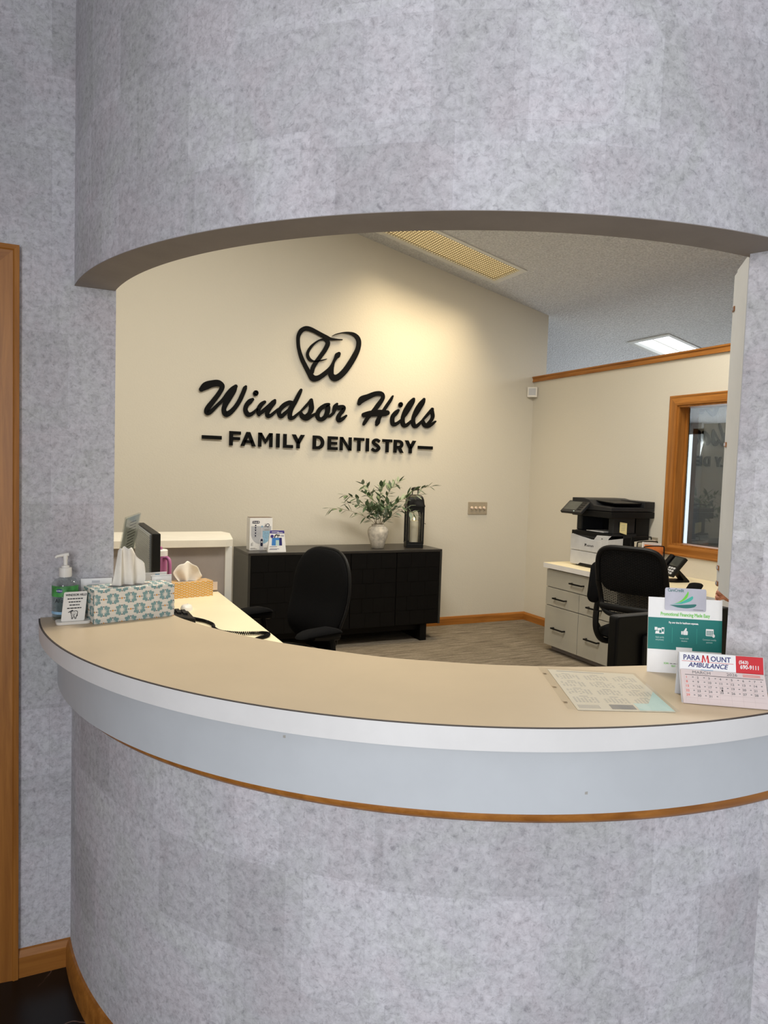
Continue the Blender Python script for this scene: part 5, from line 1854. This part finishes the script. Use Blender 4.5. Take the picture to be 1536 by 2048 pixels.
# ================================================================== OFFICE CHAIRS
def office_chair(label, loc, heading, mesh_back, arms):
    """local axes: +X forward, +Y to the sitter's left, origin on the floor below the seat"""
    r = thing('office_chair', label, 'chair', loc, heading, group='black office chairs')
    # star base with casters
    hub = obj('hub', lathe(new(), [(0.03, 0.07), (0.045, 0.075), (0.045, 0.11), (0.03, 0.12)], 18), 'black_plastic', r, smooth=True)
    for k in range(5):
        a = 2 * PI * k / 5 + 0.3
        ca, sa = math.cos(a), math.sin(a)
        lg_ = obj('base_leg', tube(new(), [(0.03 * ca, 0.03 * sa, 0.098), (0.16 * ca, 0.16 * sa, 0.088), (0.30 * ca, 0.30 * sa, 0.068)], [0.026, 0.021, 0.015], 8), 'black_plastic', r, smooth=True)
        bmc = new()
        px, py = 0.295 * ca, 0.295 * sa
        for s_ in (-1, 1):
            tube(bmc, [(px - sa * 0.006 * s_, py + ca * 0.006 * s_, 0.029), (px - sa * 0.022 * s_, py + ca * 0.022 * s_, 0.029)], 0.027, 14)
        obj('caster', bmc, 'black_plastic', lg_, smooth=True)
    obj('gas_column', lathe(new(), [(0.026, 0.11), (0.026, 0.25), (0.016, 0.25), (0.016, 0.40)], 16), 'black_metal', r, smooth=True)
    box('tilt_mechanism', -0.13, 0.10, -0.07, 0.07, 0.385, 0.425, 'black_plastic', r, bevel=0.01)
    bm_ = new()

    def seatmap(x, y, zz):
        drop = -0.045 * max(0, (x - 0.12) / 0.13) ** 2
        return Vector((x, y, 0.455 + drop + 0.010 * (abs(y) / 0.25) ** 2 + zz))
    pillow(bm_, rrect(0.50, 0.52, 0.14, 6, 0.01, 0), 0.052, 0.032, seatmap, 6)
    obj('seat', bm_, 'chair_fabric', r, smooth=True)
    # back
    bw_t, bw_b, z0, z1 = (0.49, 0.46, 0.50, 1.065) if not mesh_back else (0.44, 0.47, 0.60, 1.07)

    def curve(y, zz):
        t_ = (zz - z0) / (z1 - z0)
        lum = 0.045 * math.exp(-((t_ - 0.22) / 0.2) ** 2)
        return -0.225 - (0.10 if mesh_back else 0.035) * t_ ** 1.3 + lum + 0.16 * (y * y) / 0.25 * 0.6

    def outline(n_=48):
        pts_ = []
        for k in range(n_):
            a = 2 * PI * k / n_
            ex = 4.6 if mesh_back else 2.9
            cx_, sx_ = math.cos(a), math.sin(a)
            u = math.copysign(abs(cx_) ** (2 / ex), cx_)
            v__ = math.copysign(abs(sx_) ** (2 / (ex if mesh_back else 2.6)), sx_)
            t_ = (v__ + 1) / 2
            wd = bw_b + (bw_t - bw_b) * t_
            pts_.append((u * wd / 2, z0 + t_ * (z1 - z0)))
        return pts_
    O_ = outline()
    if not mesh_back:
        bm_ = new()
        pillow(bm_, O_, 0.030, 0.018, lambda y, zz, d: Vector((curve(y, zz) + d, y, zz)), 7)
        obj('backrest', bm_, 'chair_fabric', r, smooth=True)
        obj('back_frame', tube(new(), [(curve(y, zz) - 0.014, y, zz) for y, zz in O_ + O_[:1]], 0.010, 8, caps=False), 'black_plastic', r, smooth=True)
        obj('back_support', tube(new(), smooth_path([(-0.10, 0, 0.40), (-0.24, 0, 0.43), (-0.30, 0, 0.55), (-0.31, 0, 0.75)], 5), 0.024, 8, flat=((1, 0, 0), 0.5)), 'black_plastic', r, smooth=True)
    else:
        obj('back_frame', tube(new(), [(curve(y, zz), y, zz) for y, zz in O_ + O_[:1]], 0.017, 8, caps=False), 'black_plastic', r, smooth=True)
        bm_ = new()
        uvl = bm_.loops.layers.uv.new('UVMap')
        NU, NV = 18, 22
        cy_, cz_ = 0, (z0 + z1) / 2
        rows_ = []
        for k in range(0, 9):
            f_ = k / 8
            rows_.append([bm_.verts.new((curve(y * f_, cz_ + (zz - cz_) * f_), y * f_, cz_ + (zz - cz_) * f_)) for y, zz in O_]) if k else rows_.append([bm_.verts.new((curve(0, cz_), 0, cz_))])
        fs = []
        for i in range(len(O_)):
            j = (i + 1) % len(O_)
            fs.append(bm_.faces.new((rows_[0][0], rows_[1][i], rows_[1][j])))
            for a_, b_ in zip(rows_[1:], rows_[2:]):
                fs.append(bm_.faces.new((a_[i], b_[i], b_[j], a_[j])))
        for f_ in fs:
            f_.smooth = True
            for lp in f_.loops:
                lp[uvl].uv = (lp.vert.co.y, lp.vert.co.z)
        obj('mesh_back', bm_, 'mesh_fabric', r)
        # padded upper screen behind the mesh and lumbar bar
        O2 = [(y * 0.95, 0.905 + (zz - 0.835) * 0.64) for y, zz in O_]
        bm_ = new()
        pillow(bm_, O2, 0.006, 0.006, lambda y, zz, d: Vector((curve(y, zz) + 0.022 + d, y, zz)), 4)
        obj('head_pad', bm_, 'chair_fabric', r, smooth=True)
        obj('lumbar_bar', tube(new(), [(curve(y, 0.66) - 0.02, y, 0.655) for y in (-0.22, -0.15, -0.08, 0, 0.08, 0.15, 0.22)], 0.022, 8, flat=((1, 0, 0), 0.5)), 'black_plastic', r, smooth=True)
        for s_ in (-1, 1):
            obj('back_upright', tube(new(), smooth_path([(-0.09, 0.10 * s_, 0.41), (-0.20, 0.19 * s_, 0.42), (-0.255, 0.22 * s_, 0.50), (-0.25, 0.225 * s_, 0.62)], 5), 0.020, 8), 'black_plastic', r, smooth=True)
    for s_, lift, rise in arms:
        ya = 0.305 * s_
        obj('arm_support', tube(new(), smooth_path([(-0.02, 0.20 * s_, 0.425), (-0.03, 0.27 * s_, 0.43), (-0.06, ya, 0.50), (-0.06, ya, 0.60), (-0.04, ya, 0.665 + rise)], 5), [0.024] * 10 + [0.019] * 11, 8), 'black_plastic', r, smooth=True)
        bm_ = new()
        piv = Vector((-0.10, ya, 0.66 + rise))
        Rm = Matrix.Rotation(-math.radians(lift), 4, 'Y')

        def armmap(x, y, zz):
            p_ = Vector((x + 0.13, y, 0.025 + zz + 0.018 * math.sin((x + 0.13) / 0.26 * PI)))
            return piv + Rm @ p_
        pillow(bm_, rrect(0.29, 0.090, 0.042, 6), 0.018, 0.016, armmap, 5)
        pd_ = obj('arm_pad', bm_, 'chair_fabric', r, smooth=True)
        bm_ = new()
        tube(bm_, [tuple(piv + Rm @ Vector(p_)) for p_ in ((0.0, 0, 0.0), (0.08, 0, 0.006), (0.17, 0, 0.014))], [0.024, 0.022, 0.018], 8)
        obj('arm_bracket', bm_, 'black_plastic', pd_, smooth=True)
    return r


office_chair('black padded office chair with tall rounded back in front of the sideboard', (1.185, 3.70, 0.004), math.radians(180 + 20), False, ((1, 0, -0.02), (-1, 0, -0.01)))
office_chair('black mesh-back office chair facing the printer counter with one arm flipped up', (3.67, 3.57, 0.004), math.radians(25), True, ((1, 78, 0), (-1, 22, 0.05)))

# ================================================================== PRINTER COUNTER
CX = 3.935
pc = thing('printer_counter', 'cream-topped counter along the half wall with grey drawers', 'counter', (0, 0, 0))
obj('top', prism(new(), [(CX - 0.025, 2.55), (RX - 0.002, 2.55), (RX - 0.002, 4.965), (CX - 0.025, 4.965)], 'z', 0.728, 0.77), 'laminate_cream', pc)
box('top_edge', CX - 0.028, CX - 0.025, 2.55, 4.965, 0.728, 0.7685, 'laminate_edge', pc)
box('top_edge', CX - 0.025, RX - 0.002, 4.965, 4.968, 0.728, 0.7685, 'laminate_edge', pc)
box('support_panel', 3.98, RX - 0.01, 2.60, 2.63, 0.004, 0.728, 'cabinet_grey', pc)
dc = thing('drawer_cabinet', 'grey five-drawer cabinet with black bar handles under the cream counter', 'cabinet', (CX, 4.085, 0.004))
CL = 4.945 - 4.085
box('carcass', 0.014, RX - CX - 0.004, 0, CL, 0.05, 0.722, 'cabinet_grey', dc)
box('toe_kick', 0.06, RX - CX - 0.05, 0.03, CL - 0.03, 0.0, 0.05, 'panel_grey', dc)


def drawer(y0, y1, z0, z1, hy, hz, hl=0.155):
    d_ = box('drawer', -0.004, 0.014, y0, y1, z0, z1, 'cabinet_grey', dc, bevel=0.0015)
    h_ = new()
    bx(h_, -0.040, -0.029, hy - hl / 2, hy + hl / 2, hz - 0.006, hz + 0.006)
    for s_ in (-1, 1):
        bx(h_, -0.032, -0.004, hy + s_ * (hl / 2 - 0.006) - 0.006, hy + s_ * (hl / 2 - 0.006) + 0.006, hz - 0.0055, hz + 0.0055)
    obj('handle', h_, 'black_metal', d_, bevel=0.001)


half = 4.515 - 4.085
drawer(0.003, CL - 0.003, 0.563, 0.712, half + 0.02, 0.634)
drawer(half + 0.003, CL - 0.003, 0.403, 0.555, half + 0.225, 0.474)
drawer(0.003, half - 0.003, 0.403, 0.555, 0.235, 0.474)
drawer(half + 0.003, CL - 0.003, 0.052, 0.395, half + 0.23, 0.214)
drawer(0.003, half - 0.003, 0.052, 0.395, 0.245, 0.214)

# --- printer (front faces -X)
pt_ = thing('laser_printer', 'black and white multifunction laser printer on the cream counter', 'printer', (4.065, 4.36, 0.77))
PW, PDp_ = 0.45, 0.44          # along Y, along X
box('paper_drawer', 0, PDp_, 0, PW, 0.012, 0.130, 'grey_plastic', pt_, bevel=0.004)
obj('drawer_grip', prism(new(), [(0.10, 0.010), (0.35, 0.010), (0.32, 0.030), (0.13, 0.030)], 'x', -0.001, 0.01), 'black_plastic', pt_)
for y in (0.04, PW - 0.04):
    box('foot', 0.05, PDp_ - 0.05, y - 0.02, y + 0.02, 0, 0.012, 'black_plastic', pt_)
bd_ = box('body', 0.004, PDp_, 0.002, PW - 0.002, 0.134, 0.30, 'black_plastic', pt_, bevel=0.004)
obj('front_cover', prism(new(), [(0.0, 0.134), (PW, 0.134), (PW, 0.262), (PW - 0.02, 0.270), (0.20, 0.240), (0.165, 0.240), (0.13, 0.280), (0.0, 0.286)], 'x', -0.002, 0.16), 'grey_plastic', pt_, bevel=0.003)
box('inset_door', -0.0035, -0.001, 0.075, 0.375, 0.140, 0.236, 'grey_plastic', pt_, bevel=0.001)
text('maker_word', 'Lexmark', 0.026, 'ink_black', pt_, (-0.0042, 0.205, 0.186), (PI / 2, 0, -PI / 2), bold=0.0002)
bm = new()
for pp in ([(0.268, 0.176), (0.268, 0.198), (0.259, 0.198), (0.259, 0.176)], [(0.257, 0.187), (0.257, 0.198), (0.248, 0.198), (0.248, 0.187)]):
    prism(bm, pp, 'x', -0.0045, -0.0035)
obj('maker_mark', bm, 'ink_black', pt_)
box('usb_port', -0.0035, -0.001, 0.060, 0.075, 0.254, 0.260, 'ink_black', pt_)
obj('output_tray', prism(new(), [(0.0, 0.262), (0.05, 0.302), (0.30, 0.298), (0.30, 0.27), (0.0, 0.25)], 'y', 0.0, PW), 'dark_plastic', pt_, bevel=0.003)
sheet_ = box('printed_sheets', 0.07, 0.28, 0.13, 0.34, 0.302, 0.308, 'paper_white', pt_)
box('neck_side', 0.05, 0.30, PW - 0.07, PW - 0.004, 0.30, 0.44, 'dark_plastic', pt_, bevel=0.012)
box('neck_side', 0.05, 0.30, 0.004, 0.06, 0.30, 0.44, 'dark_plastic', pt_, bevel=0.008)
box('neck_back', 0.28, PDp_, 0.004, PW - 0.004, 0.30, 0.44, 'black_plastic', pt_)
box('scanner_bed', -0.01, PDp_ + 0.02, -0.03, PW - 0.01, 0.43, 0.482, 'black_plastic', pt_, bevel=0.006)
obj('scanner_lid', prism(new(), [(-0.03, 0.486), (0.44, 0.486), (0.44, 0.580), (0.30, 0.580), (0.235, 0.570), (0.175, 0.528), (-0.03, 0.516)], 'x', -0.012, PDp_ + 0.015), 'dark_plastic', pt_, bevel=0.004)
obj('feeder_tray', prism(new(), [(0.0, 0.545), (0.23, 0.560), (0.23, 0.566), (0.0, 0.552)], 'x', 0.06, PDp_ - 0.06), 'black_plastic', pt_)
obj('feeder_back', prism(new(), [(-0.03, 0.516), (0.24, 0.516), (0.24, 0.572), (-0.03, 0.566)], 'x', PDp_ - 0.10, PDp_ + 0.015), 'dark_plastic', pt_, bevel=0.003)
mcp = Matrix.Translation((-0.055, 0.345, 0.490)) @ Matrix.Rotation(math.radians(48), 4, 'Y')
cpn = obj('control_panel', bx(new(), -0.014, 0.012, -0.125, 0.135, -0.060, 0.080, mcp), 'dark_plastic', pt_, bevel=0.006)
obj('touch_screen', bx(new(), -0.016, -0.013, -0.045, 0.115, -0.035, 0.064, mcp), 'screen_dark', cpn)
for r_ in range(4):
    for c_ in range(3):
        obj('button', bx(new(), -0.0165, -0.013, -0.062 - c_ * 0.018, -0.052 - c_ * 0.018, -0.03 + r_ * 0.026, -0.016 + r_ * 0.026, mcp), 'black_plastic', cpn)
obj('button', bx(new(), -0.0165, -0.013, -0.04, -0.028, -0.052, -0.044, mcp), 'ink_mist', cpn)
sn = thing('sticky_note', 'pale yellow sticky note on the side of the printer', 'note', (4.175, 4.352, 1.085))
obj('note_sheet', prism(new(), [(0.0, 0.0), (0.075, -0.02), (0.075, 0.075), (0.0, 0.085)], 'y', 0.0, 0.002), 'sticky_note', sn)
for k in range(3):
    box('written_line', 0.012, 0.055, -0.001, 0.0, 0.018 + k * 0.018, 0.0205 + k * 0.018, 'ink_soft', sn)

# --- file sorter with papers
fs_ = thing('file_sorter', 'black wire file sorter with papers between printer and window', 'file sorter', (4.25, 4.16, 0.77))
for k, y in enumerate((0.0, 0.07, 0.14)):
    hh = 0.22 + 0.03 * k
    obj('wire_divider', tube(new(), smooth_path([(0.0, y, 0.0), (0.0, y, hh - 0.03), (0.03, y, hh), (0.19, y, hh), (0.22, y, hh - 0.03), (0.22, y, 0.0)], 4), 0.005, 6), 'black_metal', fs_, smooth=True)
box('tray', -0.005, 0.225, -0.005, 0.145, 0, 0.012, 'black_metal', fs_)
for nm, y, hh, mat_, tl in (('orange', 0.022, 0.215, 'file_orange', 6), ('white', 0.040, 0.235, 'paper_white', 4), ('cream', 0.092, 0.245, 'paper_cream', -4), ('plain', 0.112, 0.225, 'paper_white', 3)):
    f_ = tag(box('paper_file', -0.10, 0.10, -0.004, 0.004, 0.0, hh, mat_), {'orange': 'orange folder at the front of the wire file sorter', 'white': 'white papers right behind the orange folder', 'cream': 'cream folder towards the back of the wire file sorter', 'plain': 'white folder furthest back in the wire file sorter'}[nm], 'folder', 'papers in the wire file sorter')
    f_.location = (4.36, 4.16 + y, 0.782)
    f_.rotation_euler = (0, math.radians(tl), 0)

# --- desk phone with angled screen
ph = thing('desk_phone', 'black desk phone with tilted screen beside the window', 'phone', (4.20, 3.82, 0.77), math.radians(-20))
mph = Matrix.Translation((0.0, 0, 0.11)) @ Matrix.Rotation(math.radians(38), 4, 'Y')
pb_ = obj('body', bx(new(), -0.014, 0.014, -0.10, 0.10, -0.08, 0.09, mph), 'black_plastic', ph, bevel=0.006)
obj('screen', bx(new(), -0.017, -0.014, -0.09, 0.03, 0.0, 0.08, mph), 'screen_dark', pb_)
obj('handset', bx(new(), -0.036, -0.014, 0.045, 0.092, -0.075, 0.085, mph), 'black_plastic', pb_, bevel=0.008)
for k in range(3):
    for c_ in range(3):
        obj('key', bx(new(), -0.017, -0.014, -0.085 + c_ * 0.035, -0.060 + c_ * 0.035, -0.07 + k * 0.022, -0.055 + k * 0.022, mph), 'grey_plastic', pb_)
obj('stand', prism(new(), [(-0.075, 0.0), (0.11, 0.0), (0.11, 0.012), (0.02, 0.10), (0.0, 0.10), (0.07, 0.014), (-0.075, 0.012)], 'y', -0.05, 0.05), 'black_plastic', ph)

# ================================================================== RIGHT END OF THE RECEPTION DESK
wk = thing('desk_return', 'lower cream worktop behind the right end of the curved counter', 'desk', (0, 0, 0))
obj('top', prism(new(), [(1.45, 1.32), (3.0, 1.20), (3.0, 1.95), (1.45, 1.95)], 'z', 0.705, 0.74), 'laminate_cream', wk, bevel=0.003)
box('support_panel', 1.50, 1.53, 1.38, 1.90, 0.004, 0.705, 'panel_grey', wk)
box('support_panel', 2.92, 2.95, 1.30, 1.90, 0.004, 0.705, 'panel_grey', wk)
mr = thing('computer_monitor', 'black computer monitor seen from behind near the brochure', 'monitor', (1.945, 1.75, 0.74))
obj('screen_shell', prism(new(), rrect(0.545, 0.285, 0.012, 4, 0.005, 0.1935), 'y', -0.012, 0.03), 'black_gloss', mr, bevel=0.008)
box('back_bulge', -0.16, 0.17, -0.030, -0.012, 0.09, 0.27, 'black_plastic', mr, bevel=0.008)
obj('stand', prism(new(), [(-0.04, 0.012), (0.04, 0.012), (0.03, 0.16), (-0.03, 0.16)], 'y', -0.045, -0.028), 'black_plastic', mr)
obj('foot', prism(new(), rrect(0.26, 0.17, 0.03, 4), 'z', 0, 0.012), 'black_plastic', mr)

# --- folded shutter leaves beside the right wall
fo = thing('folding_shutter', 'pale grey folding shutter leaves with small brass catches beside the right wall', 'shutter', (0, 0, 0))
A0, A1 = Vector((1.460, 1.142)), Vector((1.616, 1.321))
d_ = (A1 - A0).normalized()
n_ = Vector((d_.y, -d_.x))
for a_, b_, z0, z1, off in ((A0 - d_ * 0.01, A0 + (A1 - A0) * 0.52, 1.252, 2.050, -0.014), (A0, A1, 1.252, 2.066, 0.0)):
    P_ = [a_ + n_ * off, b_ + n_ * off, b_ + n_ * (off + 0.014), a_ + n_ * (off + 0.014)]
    lf = obj('leaf', prism(new(), [tuple(p) for p in P_], 'z', z0, z1), 'shutter_paint', fo, bevel=0.0015)
for zz in (1.975, 1.625, 1.300, 1.258):
    q_ = A1 - d_ * 0.012
    bm = prism(new(), [tuple(q_ + n_ * 0.001), tuple(q_ - d_ * 0.02 + n_ * 0.001), tuple(q_ - d_ * 0.02 - n_ * 0.003), tuple(q_ - n_ * 0.003)], 'z', zz - 0.006, zz + 0.006)
    cb_ = obj('catch', bm, 'brass', fo)
    bm = prism(new(), [tuple(q_ - d_ * 0.004 - n_ * 0.003), tuple(q_ - d_ * 0.012 - n_ * 0.003), tuple(q_ - d_ * 0.012 - n_ * 0.005), tuple(q_ - d_ * 0.004 - n_ * 0.005)], 'z', zz - 0.003, zz + 0.004)
    obj('catch_pin', bm, 'silver', cb_)

# ================================================================== PERSON BEHIND THE MONITOR
pe = thing('person', 'person in black clothes behind the monitor, only a raised hand showing', 'person', (0, 0, 0))


def skin_obj(name, verts, edges, radii, mat, parent, root=0, sub=2):
    me = bpy.data.meshes.new(name)
    me.from_pydata(verts, edges, [])
    o_ = bpy.data.objects.new(name, me)
    COL.objects.link(o_)
    sk = o_.modifiers.new('skin', 'SKIN')
    sk.use_smooth_shade = True
    if not me.skin_vertices:
        me.attributes
    for i_, r_ in enumerate(radii):
        sv = me.skin_vertices[0].data[i_]
        sv.radius = (r_, r_) if isinstance(r_, (int, float)) else r_
        sv.use_root = (i_ == root)
    sb_ = o_.modifiers.new('sub', 'SUBSURF')
    sb_.levels = sb_.render_levels = sub
    bpy.context.view_layer.update()
    dg = bpy.context.evaluated_depsgraph_get()
    me2 = bpy.data.meshes.new_from_object(o_.evaluated_get(dg))
    bpy.data.objects.remove(o_)
    for p in me2.polygons:
        p.use_smooth = True
    me2.materials.clear()
    me2.materials.append(M[mat])
    o2 = bpy.data.objects.new(name, me2)
    COL.objects.link(o2)
    o2.parent = parent
    return o2


HND = Vector((2.482, 2.000, 1.072))
BX, BYp = 3.30, 2.10
fx, fy = -0.94, -0.34          # facing direction
sxp, syp = -fy, fx             # sitter's... left-hand side direction
verts = [(BX, BYp, 0.95), (BX, BYp, 1.12), (BX, BYp, 1.32), (BX, BYp, 1.43), (BX + fx * .01, BYp + fy * .01, 1.50), (BX + fx * .02, BYp + fy * .02, 1.58), (BX + fx * .02, BYp + fy * .02, 1.69)]
rad = [(0.15, 0.11), (0.135, 0.10), (0.16, 0.11), (0.10, 0.08), 0.052, 0.082, 0.075]
edges = [(0, 1), (1, 2), (2, 3), (3, 4), (4, 5), (5, 6)]
for s_ in (1, -1):
    hx, hy = BX + sxp * 0.10 * s_, BYp + syp * 0.10 * s_
    b0 = len(verts)
    verts += [(hx, hy, 0.86), (hx, hy, 0.48), (hx, hy, 0.10), (hx + fx * 0.14, hy + fy * 0.14, 0.045)]
    rad += [0.088, 0.060, 0.042, 0.036]
    edges += [(0, b0), (b0, b0 + 1), (b0 + 1, b0 + 2), (b0 + 2, b0 + 3)]
for s_ in (1, -1):
    shx, shy = BX + sxp * 0.19 * s_, BYp + syp * 0.19 * s_
    b0 = len(verts)
    if s_ == 1:      # hanging arm
        verts += [(shx, shy, 1.36), (shx + fx * .02, shy, 1.08), (shx + fx * 0.10, shy + fy * .1, 0.86)]
    else:            # raised forearm towards the monitor
        verts += [(shx, shy, 1.36), (shx + fx * 0.03, shy + 0.0, 1.09), tuple(HND + Vector((0.13, 0.045, -0.035)))]
    rad += [0.058, 0.044, 0.030]
    edges += [(3, b0), (b0, b0 + 1), (b0 + 1, b0 + 2)]
body = skin_obj('body', verts, edges, rad, 'cloth_black', pe, 0)
head = new()
prof_h = [(0.02, -0.125), (0.05, -0.118), (0.068, -0.085), (0.078, -0.03), (0.080, 0.03), (0.070, 0.08), (0.045, 0.108), (0.01, 0.116)]
lathe(head, prof_h, 24)
for v_ in head.verts:
    v_.co.x *= 0.94
    v_.co.y *= 1.12
    if v_.co.y < -0.05 and -0.03 < v_.co.z < 0.01 and abs(v_.co.x) < 0.02:
        v_.co.y -= 0.02
hd_rot = math.atan2(fy, fx) + PI / 2
hdo = obj('head', head, 'skin', pe, smooth=True, loc=(BX + fx * .03, BYp + fy * .03, 1.61), rot=(0, 0, hd_rot))
hr = new()
lathe(hr, [(0.086, -0.10), (0.094, -0.04), (0.092, 0.03), (0.080, 0.09), (0.05, 0.122), (0.01, 0.130)], 24)
for v_ in hr.verts:
    v_.co.y = v_.co.y * 1.12 + 0.018
    if v_.co.y < -0.05 and v_.co.z < 0.06:
        v_.co.y = -0.05
obj('hair', hr, 'hair_dark', hdo, smooth=True)
for s_ in (-1, 1):
    obj('eye', lathe(new(), [(0.002, -0.006), (0.008, -0.003), (0.009, 0), (0.008, 0.003), (0.002, 0.006)], 10), 'ink_black', hdo, loc=(s_ * 0.028, -0.082, 0.005))
obj('mouth', bx(new(), -0.02, 0.02, -0.085, -0.078, -0.058, -0.052), 'ink_salmon', hdo)
# hand: palm, four fingers, thumb pointing up
H = HND


def hp(x, y, zz):
    return tuple(H + Vector((x, y, zz)))


skin_obj('hand', [hp(0.14, 0.05, -0.038), hp(0.10, 0.035, -0.028), hp(0.055, 0.02, -0.012), hp(0.02, 0.008, -0.004),
                  hp(-0.012, -0.004, 0.022), hp(-0.024, -0.010, 0.030), hp(-0.020, -0.022, 0.020),
                  hp(-0.020, -0.002, 0.004), hp(-0.036, -0.012, 0.008), hp(-0.030, -0.026, 0.0),
                  hp(-0.022, 0.002, -0.014), hp(-0.036, -0.008, -0.014), hp(-0.030, -0.022, -0.018),
                  hp(-0.016, 0.008, -0.030), hp(-0.028, -0.002, -0.033), hp(-0.022, -0.014, -0.034),
                  hp(0.036, -0.004, 0.014), hp(0.016, -0.014, 0.036), hp(-0.004, -0.016, 0.056)],
         [(0, 1), (1, 2), (2, 3), (3, 4), (4, 5), (5, 6), (3, 7), (7, 8), (8, 9), (3, 10), (10, 11), (11, 12), (3, 13), (13, 14), (14, 15), (2, 16), (16, 17), (17, 18)],
         [0.026, 0.024, 0.026, 0.024, 0.0095, 0.009, 0.008, 0.0098, 0.0092, 0.0082, 0.0096, 0.009, 0.008, 0.0088, 0.008, 0.0072, 0.013, 0.0105, 0.0085], 'skin', pe, 0)
